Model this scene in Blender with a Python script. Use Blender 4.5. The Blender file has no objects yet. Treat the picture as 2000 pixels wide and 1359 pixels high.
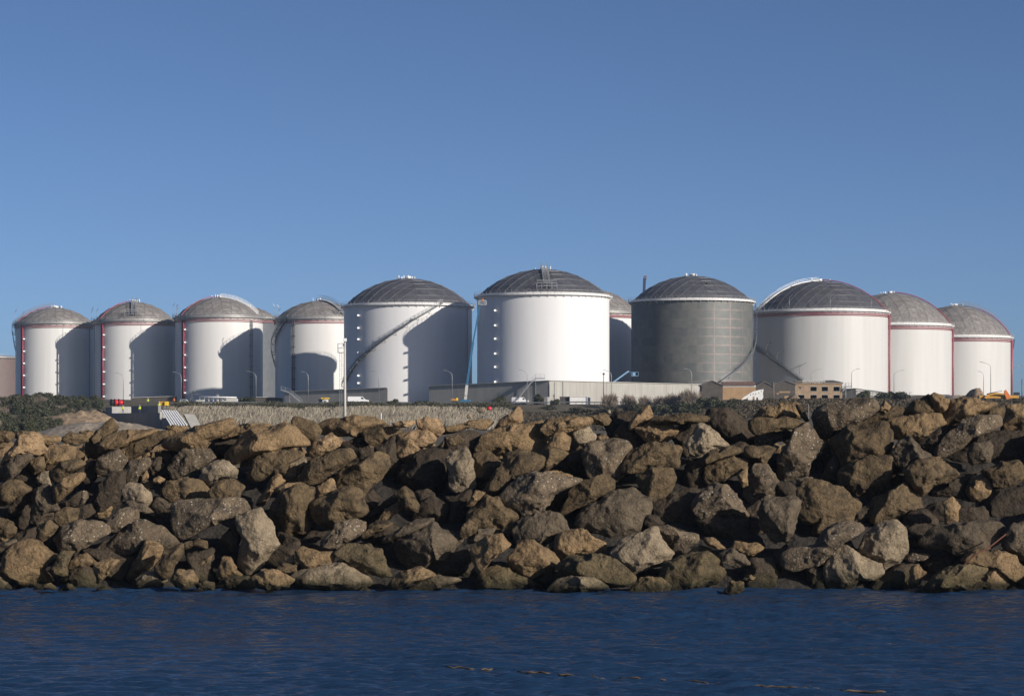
import bpy, math, random
import numpy as np
from mathutils import Vector
from math import sin, cos, asin, radians as rad, pi

# ---------------------------------------------------------------- camera, sky, sun, exposure
scene = bpy.context.scene
COL = scene.collection
F = 4700.0            # focal length in photo pixels (85 mm lens, 2000 px wide)
CZ = 6.5              # eye height over the water
HOR = 830.0           # image row of the horizon
HAZE = 0.00007
SUN_AZ, SUN_EL = 129.5, 18.6      # clockwise from +Y (the view direction)

cam = bpy.data.cameras.new('camera'); camo = bpy.data.objects.new('camera', cam); COL.objects.link(camo)
camo.location = (0, 0, CZ); camo.rotation_euler = (rad(90), 0, 0)
cam.sensor_width = 36; cam.lens = 36 * F / 2000; cam.shift_y = (HOR - 679.5) / 2000
cam.clip_start = 1; cam.clip_end = 20000
scene.camera = camo

w = bpy.data.worlds.new('World'); scene.world = w; w.use_nodes = True
nt = w.node_tree; nt.nodes.clear()
wo = nt.nodes.new('ShaderNodeOutputWorld'); bg = nt.nodes.new('ShaderNodeBackground'); sk = nt.nodes.new('ShaderNodeTexSky')
sk.sky_type = 'NISHITA'; sk.sun_disc = False; sk.sun_elevation = rad(SUN_EL); sk.sun_rotation = rad(SUN_AZ)
sk.altitude = 0; sk.air_density = 0.4; sk.dust_density = 0.7; sk.ozone_density = 3.4
bg.inputs['Strength'].default_value = 0.095
nt.links.new(sk.outputs[0], bg.inputs[0]); nt.links.new(bg.outputs[0], wo.inputs[0])

sl = bpy.data.lights.new('sun', 'SUN'); so = bpy.data.objects.new('sun', sl); COL.objects.link(so)
sl.energy = 4.85; sl.angle = rad(0.53); sl.color = (1.0, 0.925, 0.83)
sdir = Vector((sin(rad(SUN_AZ)) * cos(rad(SUN_EL)), cos(rad(SUN_AZ)) * cos(rad(SUN_EL)), sin(rad(SUN_EL))))
so.rotation_euler = sdir.to_track_quat('Z', 'Y').to_euler(); so.location = (60, -60, 60)

vs = scene.view_settings; vs.view_transform = 'Standard'; vs.look = 'None'; vs.exposure = 0.0; vs.gamma = 1; vs.use_curve_mapping = False
scene.cycles.use_denoising = True
scene.cycles.max_bounces = 6

# ---------------------------------------------------------------- helpers
def px(x, y, D):
    return Vector(((x - 1000) / F * D, D, CZ + (HOR - y) / F * D))
def pxx(x, D): return (x - 1000) / F * D
def pxz(y, D): return CZ + (HOR - y) / F * D

def tag(o, label=None, cat=None, group=None, kind=None):
    if label: o['label'] = label
    if cat: o['category'] = cat
    if group: o['group'] = group
    if kind: o['kind'] = kind
    return o

def thing(name, label, cat, loc=(0, 0, 0), group=None, rz=0):
    o = bpy.data.objects.new(name, None); COL.objects.link(o)
    o.location = loc; o.rotation_euler.z = rz; o.empty_display_size = 0.3
    return tag(o, label, cat, group)

class MB:
    def __init__(s): s.v = []; s.f = []; s.sm = []; s.uv = None
    def add(s, vs, fs, smooth=False):
        n = len(s.v); s.v += [tuple(v) for v in vs]
        s.f += [tuple(i + n for i in f) for f in fs]; s.sm += [smooth] * len(fs); return s
    def box(s, c, d, rz=0):
        cx, cy, cz = c; a, b, h = d[0] / 2, d[1] / 2, d[2] / 2; ca, sa = cos(rz), sin(rz)
        vs = [(cx + x * a * ca - y * b * sa, cy + x * a * sa + y * b * ca, cz + z * h) for z in (-1, 1) for y in (-1, 1) for x in (-1, 1)]
        return s.add(vs, [(0, 2, 3, 1), (4, 5, 7, 6), (0, 1, 5, 4), (2, 6, 7, 3), (0, 4, 6, 2), (1, 3, 7, 5)])
    def beam(s, p, q, w, h=None, up=(0, 0, 1)):
        h = h or w; p = Vector(p); q = Vector(q); d = (q - p)
        if d.length < 1e-6: return s
        d.normalize(); u = Vector(up)
        if abs(d.dot(u)) > 0.98: u = Vector((1, 0, 0))
        r = d.cross(u).normalized(); u = r.cross(d)
        vs = [e + r * (x * w / 2) + u * (z * h / 2) for e in (p, q) for z in (-1, 1) for x in (-1, 1)]
        return s.add(vs, [(0, 2, 3, 1), (4, 5, 7, 6), (0, 1, 5, 4), (2, 6, 7, 3), (0, 4, 6, 2), (1, 3, 7, 5)])
    def tube(s, pts, r, n=6, caps=True):
        pts = [Vector(p) for p in pts]; rs = r if isinstance(r, (list, tuple)) else [r] * len(pts)
        vs = []; fs = []; m = len(pts); ref = None
        for i, p in enumerate(pts):
            d = (pts[min(i + 1, m - 1)] - pts[max(i - 1, 0)]).normalized()
            if ref is None: ref = Vector((0, 0, 1)) if abs(d.z) < .9 else Vector((1, 0, 0))
            a = d.cross(ref).normalized(); b = a.cross(d); ref = b
            vs += [p + (a * cos(2 * pi * k / n) + b * sin(2 * pi * k / n)) * rs[i] for k in range(n)]
        for i in range(m - 1):
            for k in range(n):
                k2 = (k + 1) % n; fs.append((i * n + k, i * n + k2, (i + 1) * n + k2, (i + 1) * n + k))
        if caps: fs.append(tuple(range(n))[::-1]); fs.append(tuple((m - 1) * n + k for k in range(n)))
        return s.add(vs, fs, True)
    def prism(s, poly, axis_vec, o=(0, 0, 0)):       # polygon (3D points) extruded along a vector
        n = len(poly); a = Vector(axis_vec); o = Vector(o)
        vs = [Vector(p) + o for p in poly] + [Vector(p) + a + o for p in poly]
        fs = [tuple(range(n))[::-1], tuple(range(n, 2 * n))] + [(i, (i + 1) % n, n + (i + 1) % n, n + i) for i in range(n)]
        return s.add(vs, fs)
    def build(s, name, mat, parent=None, world=True, bevel=0):
        o0 = Vector(parent.location) if (parent is not None and world) else Vector((0, 0, 0))
        p = parent
        if parent is not None and world:
            while p.parent is not None: p = p.parent; o0 = o0 + Vector(p.location)
        me = bpy.data.meshes.new(name)
        me.from_pydata([(v[0] - o0.x, v[1] - o0.y, v[2] - o0.z) for v in s.v], [], s.f); me.validate()
        if len(me.polygons) == len(s.sm): me.polygons.foreach_set('use_smooth', s.sm)
        o = bpy.data.objects.new(name, me); COL.objects.link(o)
        if mat: me.materials.append(mat)
        if parent is not None: o.parent = parent
        if bevel:
            b = o.modifiers.new('bevel', 'BEVEL'); b.width = bevel; b.segments = 2; b.limit_method = 'ANGLE'
        return o

def children(o): return list(o.children)
def copy_tree(o, parent=None):
    c = o.copy(); COL.objects.link(c)
    if parent is not None: c.parent = parent
    for ch in children(o): copy_tree(ch, c)
    return c

# ---------------------------------------------------------------- materials
def mat(name, base, rough=0.6, metal=0.0, var=0.0, vscale=1.0, bump=0.0, bscale=5.0, spec=0.5, stretch=None, objrand=0.0, island=0.0):
    """Principled material; noise mixes the base colour with a darker and a lighter tone of it."""
    m = bpy.data.materials.new(name); m.use_nodes = True; t = m.node_tree; N = t.nodes; L = t.links
    b = N['Principled BSDF']; b.inputs['Roughness'].default_value = rough; b.inputs['Metallic'].default_value = metal
    b.inputs['Specular IOR Level'].default_value = spec
    c4 = (*base, 1); b.inputs['Base Color'].default_value = c4
    co = N.new('ShaderNodeTexCoord'); src = co.outputs['Object']
    if stretch:
        mp = N.new('ShaderNodeMapping'); mp.inputs['Scale'].default_value = stretch; L.new(src, mp.inputs[0]); src = mp.outputs[0]
    out = None
    if var > 0:
        n = N.new('ShaderNodeTexNoise'); n.inputs['Scale'].default_value = vscale; n.inputs['Detail'].default_value = 6; L.new(src, n.inputs['Vector'])
        r = N.new('ShaderNodeValToRGB'); r.color_ramp.elements[0].position = 0.3; r.color_ramp.elements[1].position = 0.7
        r.color_ramp.elements[0].color = (*[max(0, x * (1 - var)) for x in base], 1); r.color_ramp.elements[1].color = (*[x * (1 + var) for x in base], 1)
        L.new(n.outputs[0], r.inputs[0]); out = r.outputs[0]
    if objrand or island:
        h = N.new('ShaderNodeHueSaturation')
        if out: L.new(out, h.inputs['Color'])
        else: h.inputs['Color'].default_value = c4
        mr = N.new('ShaderNodeMapRange'); k = objrand or island
        mr.inputs['To Min'].default_value = 1 - k; mr.inputs['To Max'].default_value = 1 + k
        if island: g = N.new('ShaderNodeNewGeometry'); L.new(g.outputs['Random Per Island'], mr.inputs[0])
        else: oi = N.new('ShaderNodeObjectInfo'); L.new(oi.outputs['Random'], mr.inputs[0])
        L.new(mr.outputs[0], h.inputs['Value']); out = h.outputs[0]
    if out: L.new(out, b.inputs['Base Color'])
    if bump > 0:
        n2 = N.new('ShaderNodeTexNoise'); n2.inputs['Scale'].default_value = bscale; n2.inputs['Detail'].default_value = 8; L.new(src, n2.inputs['Vector'])
        bp = N.new('ShaderNodeBump'); bp.inputs['Strength'].default_value = bump; bp.inputs['Distance'].default_value = 0.1
        L.new(n2.outputs[0], bp.inputs['Height']); L.new(bp.outputs[0], b.inputs['Normal'])
    return m

M = {}
M['shell_white'] = mat('shell_white', (.73, .725, .72), .45, var=.03, vscale=.5, stretch=(1, 1, .06), spec=.18)
M['shell_cream'] = mat('shell_cream', (.55, .542, .52), .45, var=.045, vscale=.5, stretch=(1, 1, .06), spec=.35)
M['shell_left'] = mat('shell_left', (.70, .69, .665), .42, var=.04, vscale=.5, stretch=(1, 1, .06), spec=.25)
M['shell_shade_grey'] = mat('shell_shade_grey', (.13, .14, .15), .5, var=.1, vscale=.5, spec=.3)  # shade on the half-hidden tank is put into this grey
M['shell_pink'] = mat('shell_pink', (.14, .10, .09), .6, var=.06, vscale=.4)
M['rim_white'] = mat('rim_white', (.72, .71, .69), .5, var=.08, vscale=1.5)
M['rim_grey'] = mat('rim_grey', (.36, .35, .33), .5, .3, var=.15, vscale=1)
M['roof_dark'] = mat('roof_dark', (.088, .088, .10), .55, .1, var=.22, vscale=1.1, island=.16)
M['roof_mid'] = mat('roof_mid', (.235, .215, .2), .65, .05, var=.25, vscale=1.1, island=.14)
M['batten'] = mat('batten', (.21, .21, .22), .4, .4)
M['batten_dull'] = mat('batten_dull', (.20, .19, .18), .5, .3)
M['galv'] = mat('galv', (.34, .35, .36), .45, .5, var=.15, vscale=2)
M['galv_dark'] = mat('galv_dark', (.12, .125, .135), .5, .3, var=.2, vscale=2)
M['white_metal'] = mat('white_metal', (.8, .8, .79), .4)
M['red_pipe'] = mat('red_pipe', (.34, .065, .09), .45, var=.12, vscale=2)
M['pink_pipe'] = mat('pink_pipe', (.42, .17, .18), .5, var=.12, vscale=2)
M['blue_boom'] = mat('blue_boom', (.03, .125, .24), .4)
M['pale_blue'] = mat('pale_blue', (.22, .38, .55), .4)
M['orange'] = mat('orange', (.62, .16, .03), .5)
M['yellow'] = mat('yellow', (.75, .48, .03), .5)
M['ochre'] = mat('ochre', (.50, .26, .04), .5, var=.2, vscale=1)
M['red'] = mat('red', (.55, .02, .03), .5)
M['hivis'] = mat('hivis', (.62, .75, .05), .7)
M['black'] = mat('black', (.02, .02, .022), .6)
M['glass_dark'] = mat('glass_dark', (.02, .025, .03), .1)
M['skin'] = mat('skin', (.45, .27, .19), .6)
M['navy'] = mat('navy', (.03, .04, .09), .8)
M['concrete'] = mat('concrete', (.36, .345, .31), .85, var=.10, vscale=.5, stretch=(1, 1, .25), bump=.1, bscale=2)
M['concrete_grey'] = mat('concrete_grey', (.22, .215, .21), .85, var=.15, vscale=.5, stretch=(1, 1, .3))
M['concrete_pale'] = mat('concrete_pale', (.50, .48, .44), .85, var=.10, vscale=.7)
M['sheet_white'] = mat('sheet_white', (.72, .73, .74), .4, .1, var=.06, vscale=1)
M['brick_tan'] = mat('brick_tan', (.31, .22, .14), .85, var=.2, vscale=.9)
M['plaster_tan'] = mat('plaster_tan', (.34, .22, .12), .85, var=.18, vscale=.5)
M['dark_shade_plaster'] = mat('dark_shade_plaster', (.075, .065, .057), .9, var=.25, vscale=.8)  # shade on the house gables is put into this dark tone
M['roof_tile'] = mat('roof_tile', (.17, .10, .075), .85, var=.3, vscale=1.5, bump=.4, bscale=4)
M['roof_slate'] = mat('roof_slate', (.11, .10, .095), .8, var=.25, vscale=1.5, bump=.4, bscale=4)
M['white_wash'] = mat('white_wash', (.72, .71, .68), .85, var=.08, vscale=1)
M['wood_grey'] = mat('wood_grey', (.20, .17, .13), .85, var=.2, vscale=2)
M['leaf'] = mat('leaf', (.062, .066, .036), .75, island=.45, spec=.2)
M['leaf_b'] = mat('leaf_b', (.072, .068, .042), .75, island=.4, spec=.2)
M['twig'] = mat('twig', (.23, .185, .145), .85, island=.35, spec=.1)
M['scrub'] = mat('scrub', (.085, .068, .045), .85, island=.5, spec=.1)
M['bark'] = mat('bark', (.09, .07, .05), .9, var=.2, vscale=4)
M['reed'] = mat('reed', (.31, .27, .205), .85, island=.65, spec=.1)
M['gravel'] = mat('gravel', (.26, .215, .165), .95, var=.5, vscale=1.6, bump=1, bscale=2.5)
M['dirt_tan'] = mat('dirt_tan', (.24, .17, .105), .95, var=.5, vscale=.9, bump=.9, bscale=.7)
M['asphalt'] = mat('asphalt', (.06, .06, .06), .9, var=.15, vscale=2)

# ---------------------------------------------------------------- setting: terrain, road, water
def crest_y(p):      # image row of the crest line, by column, which fixes the crest's height
    return np.interp(p, [-400, 0, 150, 300, 500, 700, 850, 1000, 1400, 1600, 1800, 2400], [860, 850, 846, 832, 824, 815, 818, 806, 802, 795, 786, 786])
def vnoise(P, seed=0):
    """3D value noise on an (n,3) array, about -1..1."""
    P = np.asarray(P, float); I = np.floor(P).astype(np.int64); Fq = P - I; Fq = Fq * Fq * (3 - 2 * Fq); r = 0
    def h(x, y, z):
        n = (x * 374761393 + y * 668265263 + z * 2147483647 * 3 + seed * 1274126177) & 0xffffffff
        n = ((n ^ (n >> 13)) * 1274126177) & 0xffffffff; n = ((n ^ (n >> 16)) * 2246822519) & 0xffffffff
        return ((n ^ (n >> 15)) & 0xffff) / 32767.5 - 1
    for dx in (0, 1):
        for dy in (0, 1):
            for dz in (0, 1):
                wgt = np.abs(1 - dx - Fq[:, 0]) * np.abs(1 - dy - Fq[:, 1]) * np.abs(1 - dz - Fq[:, 2])
                r = r + wgt * h(I[:, 0] + dx, I[:, 1] + dy, I[:, 2] + dz)
    return r
PM = ([108.5, 114, 140, 600, 640, 686, 692, 727, 745, 1000, 9000], [0, 5.0, 4.7, 5.0, 6.3, 11.9, 12.4, 12.6, 13.6, 15, 15])
PL = ([108.5, 114, 430, 500, 560, 600, 650, 700, 760, 1000, 9000], [0, 4.8, 4.7, 5.9, 7.6, 9.2, 11.3, 13.6, 14.6, 15, 15])
PR = ([108.5, 114, 400, 560, 640, 700, 800, 1000, 9000], [0, 5.4, 5.4, 6.5, 12.6, 13.8, 16.3, 17, 17])
def ground(X, Y):
    X = np.atleast_1d(np.asarray(X, float)); Y = np.atleast_1d(np.asarray(Y, float))
    u = X / 700 * F + 1000
    t1 = np.clip((u - 150) / 200, 0, 1); t2 = np.clip((u - 1200) / 300, 0, 1); t1 = t1 * t1 * (3 - 2 * t1); t2 = t2 * t2 * (3 - 2 * t2)
    z = (np.interp(Y, *PL) * (1 - t1) + np.interp(Y, *PM) * t1) * (1 - t2) + np.interp(Y, *PR) * t2
    n = vnoise(np.stack([X * .05, Y * .05, X * 0], 1), 3) * .25 + vnoise(np.stack([X * .3, Y * .3, X * 0], 1), 4) * .08
    z = z + n * np.clip((Y - 120) / 100, 0, 1)
    zc = CZ + (HOR - crest_y(X / 105 * F + 1000)) / F * 105 - 2.0
    m = np.where(Y < 106, -1.7 + (Y - 94) / 12 * (zc + 1.7), zc)
    m = np.maximum(m, -4)
    back = np.clip((Y - 108.5) / 5.5, 0, 1)
    return np.where(Y < 108.5, m, zc * (1 - back) + z * back)
def gz(x, y): return float(ground(x, y)[0])

def grid_mesh(name, xs, ys, zf, material, smooth=True):
    XX, YY = np.meshgrid(xs, ys); Z = zf(XX.ravel(), YY.ravel()); nx, ny = len(xs), len(ys)
    V = np.stack([XX.ravel(), YY.ravel(), Z], 1).astype(np.float32)
    i = (np.arange(ny - 1)[:, None] * nx + np.arange(nx - 1)[None, :]).ravel()
    Q = np.stack([i, i + 1, i + nx + 1, i + nx], 1).astype(np.int32)
    return raw_mesh(name, V, Q, material, smooth)
def raw_mesh(name, V, Q, material, smooth=True, link=True):
    me = bpy.data.meshes.new(name); k = Q.shape[1]
    me.vertices.add(len(V)); me.vertices.foreach_set('co', V.astype(np.float32).ravel())
    me.loops.add(Q.size); me.loops.foreach_set('vertex_index', Q.astype(np.int32).ravel())
    me.polygons.add(len(Q)); me.polygons.foreach_set('loop_start', np.arange(0, Q.size, k, dtype=np.int32))
    me.polygons.foreach_set('loop_total', np.full(len(Q), k, dtype=np.int32))
    me.polygons.foreach_set('use_smooth', np.full(len(Q), smooth)); me.update(calc_edges=True)
    if material: me.materials.append(material)
    o = bpy.data.objects.new(name, me)
    if link: COL.objects.link(o)
    return o

# terrain material: dry soil with scrub tones, breakwater core darkened to carry the shade between boulders
tm = bpy.data.materials.new('terrain'); tm.use_nodes = True; N = tm.node_tree.nodes; L = tm.node_tree.links; b = N['Principled BSDF']; b.inputs['Roughness'].default_value = .95
tc = N.new('ShaderNodeTexCoord'); n1 = N.new('ShaderNodeTexNoise'); n1.inputs['Scale'].default_value = .12; n1.inputs['Detail'].default_value = 8; L.new(tc.outputs['Object'], n1.inputs[0])
r1 = N.new('ShaderNodeValToRGB'); e = r1.color_ramp.elements; e[0].position = .35; e[0].color = (.07, .062, .035, 1); e[1].position = .65; e[1].color = (.13, .10, .068, 1); L.new(n1.outputs[0], r1.inputs[0])
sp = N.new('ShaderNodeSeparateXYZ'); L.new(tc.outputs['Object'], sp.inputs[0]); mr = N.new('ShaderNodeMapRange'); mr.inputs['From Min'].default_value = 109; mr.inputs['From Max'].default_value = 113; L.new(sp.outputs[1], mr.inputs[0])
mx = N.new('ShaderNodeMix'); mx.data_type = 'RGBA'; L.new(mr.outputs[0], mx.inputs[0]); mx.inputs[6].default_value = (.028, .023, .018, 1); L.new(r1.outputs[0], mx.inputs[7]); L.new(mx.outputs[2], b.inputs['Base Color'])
n2 = N.new('ShaderNodeTexNoise'); n2.inputs['Scale'].default_value = 1.5; n2.inputs['Detail'].default_value = 8; L.new(tc.outputs['Object'], n2.inputs[0]); bp = N.new('ShaderNodeBump'); bp.inputs['Distance'].default_value = .5; L.new(n2.outputs[0], bp.inputs['Height']); L.new(bp.outputs[0], b.inputs['Normal'])
M['terrain'] = tm
xs = np.concatenate([[-6000, -2500, -1200, -700, -450], np.arange(-300, 301, 3.0), [450, 700, 1200, 2500, 6000]])
ys = np.concatenate([np.arange(80, 120, .8), np.arange(120, 560, 12.), np.arange(560, 800, 3.), np.arange(800, 1100, 20.), [1300, 1800, 3000, 5000, 9000]])
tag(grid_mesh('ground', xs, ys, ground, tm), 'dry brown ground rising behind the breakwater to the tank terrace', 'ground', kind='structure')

# service road along the terrace edge
def strip(name, x0, x1, y0, y1, dz, m, nx=80):
    return tag(grid_mesh(name, np.linspace(x0, x1, nx), np.linspace(y0, y1, 9), lambda X, Y: ground(X, Y) + dz, m), kind='structure')
tag(strip('road', -95, 75, 696, 704, .06, M['asphalt']), 'dark asphalt service road behind the guard rail', 'road')

# water
wm = bpy.data.materials.new('sea_water'); wm.use_nodes = True; N = wm.node_tree.nodes; L = wm.node_tree.links; b = N['Principled BSDF']
b.inputs['Base Color'].default_value = (.0125, .035, .080, 1); b.inputs['Roughness'].default_value = .06; b.inputs['IOR'].default_value = 1.33
tc = N.new('ShaderNodeTexCoord'); h = None
for sc, st, dist in (((.5, 1.2, 1), 1.3, .13), ((.7, 2.2, 1), 3.4, .05)):
    mp = N.new('ShaderNodeMapping'); mp.inputs['Scale'].default_value = sc; L.new(tc.outputs['Object'], mp.inputs[0])
    n = N.new('ShaderNodeTexNoise'); n.inputs['Scale'].default_value = st; n.inputs['Detail'].default_value = 5; n.inputs['Roughness'].default_value = .55; L.new(mp.outputs[0], n.inputs[0])
    bp = N.new('ShaderNodeBump'); bp.inputs['Distance'].default_value = dist; bp.inputs['Strength'].default_value = 1
    L.new(n.outputs[0], bp.inputs['Height'])
    if h: L.new(h, bp.inputs['Normal'])
    h = bp.outputs[0]
L.new(h, b.inputs['Normal']); M['water'] = wm
def waves(X, Y):
    rs = np.random.RandomState(5); z = np.zeros_like(X)
    for k in range(44):
        lam = rs.uniform(.32, 1.35); a = rs.normal(-pi / 2 + .08, .36); kk = 2 * pi / lam
        z = z + .024 * lam * (((np.sin(kk * (X * cos(a) + Y * sin(a)) + rs.uniform(0, 6.28)) + 1) / 2) ** 2.2 - .32)
    z = z * (.7 + .5 * vnoise(np.stack([X * .12, Y * .12, X * 0], 1), 9))
    fade = np.clip((27 - np.abs(X)) / 5, 0, 1) * np.clip((Y - 48) / 5, 0, 1) * np.clip((100 - Y) / 4, 0, 1)
    return z * fade - .11
xw = np.concatenate([[-8000, -2000, -500, -100, -40], np.arange(-27, 27.01, .10), [40, 100, 500, 2000, 8000]])
yw = np.concatenate([[-8000, -1500, -200, 0, 30], np.arange(48, 100, .055), [120, 300, 9000]])
tag(grid_mesh('sea', xw, yw, waves, wm), 'rippled dark blue sea in front of the breakwater', 'water', kind='structure')
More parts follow.
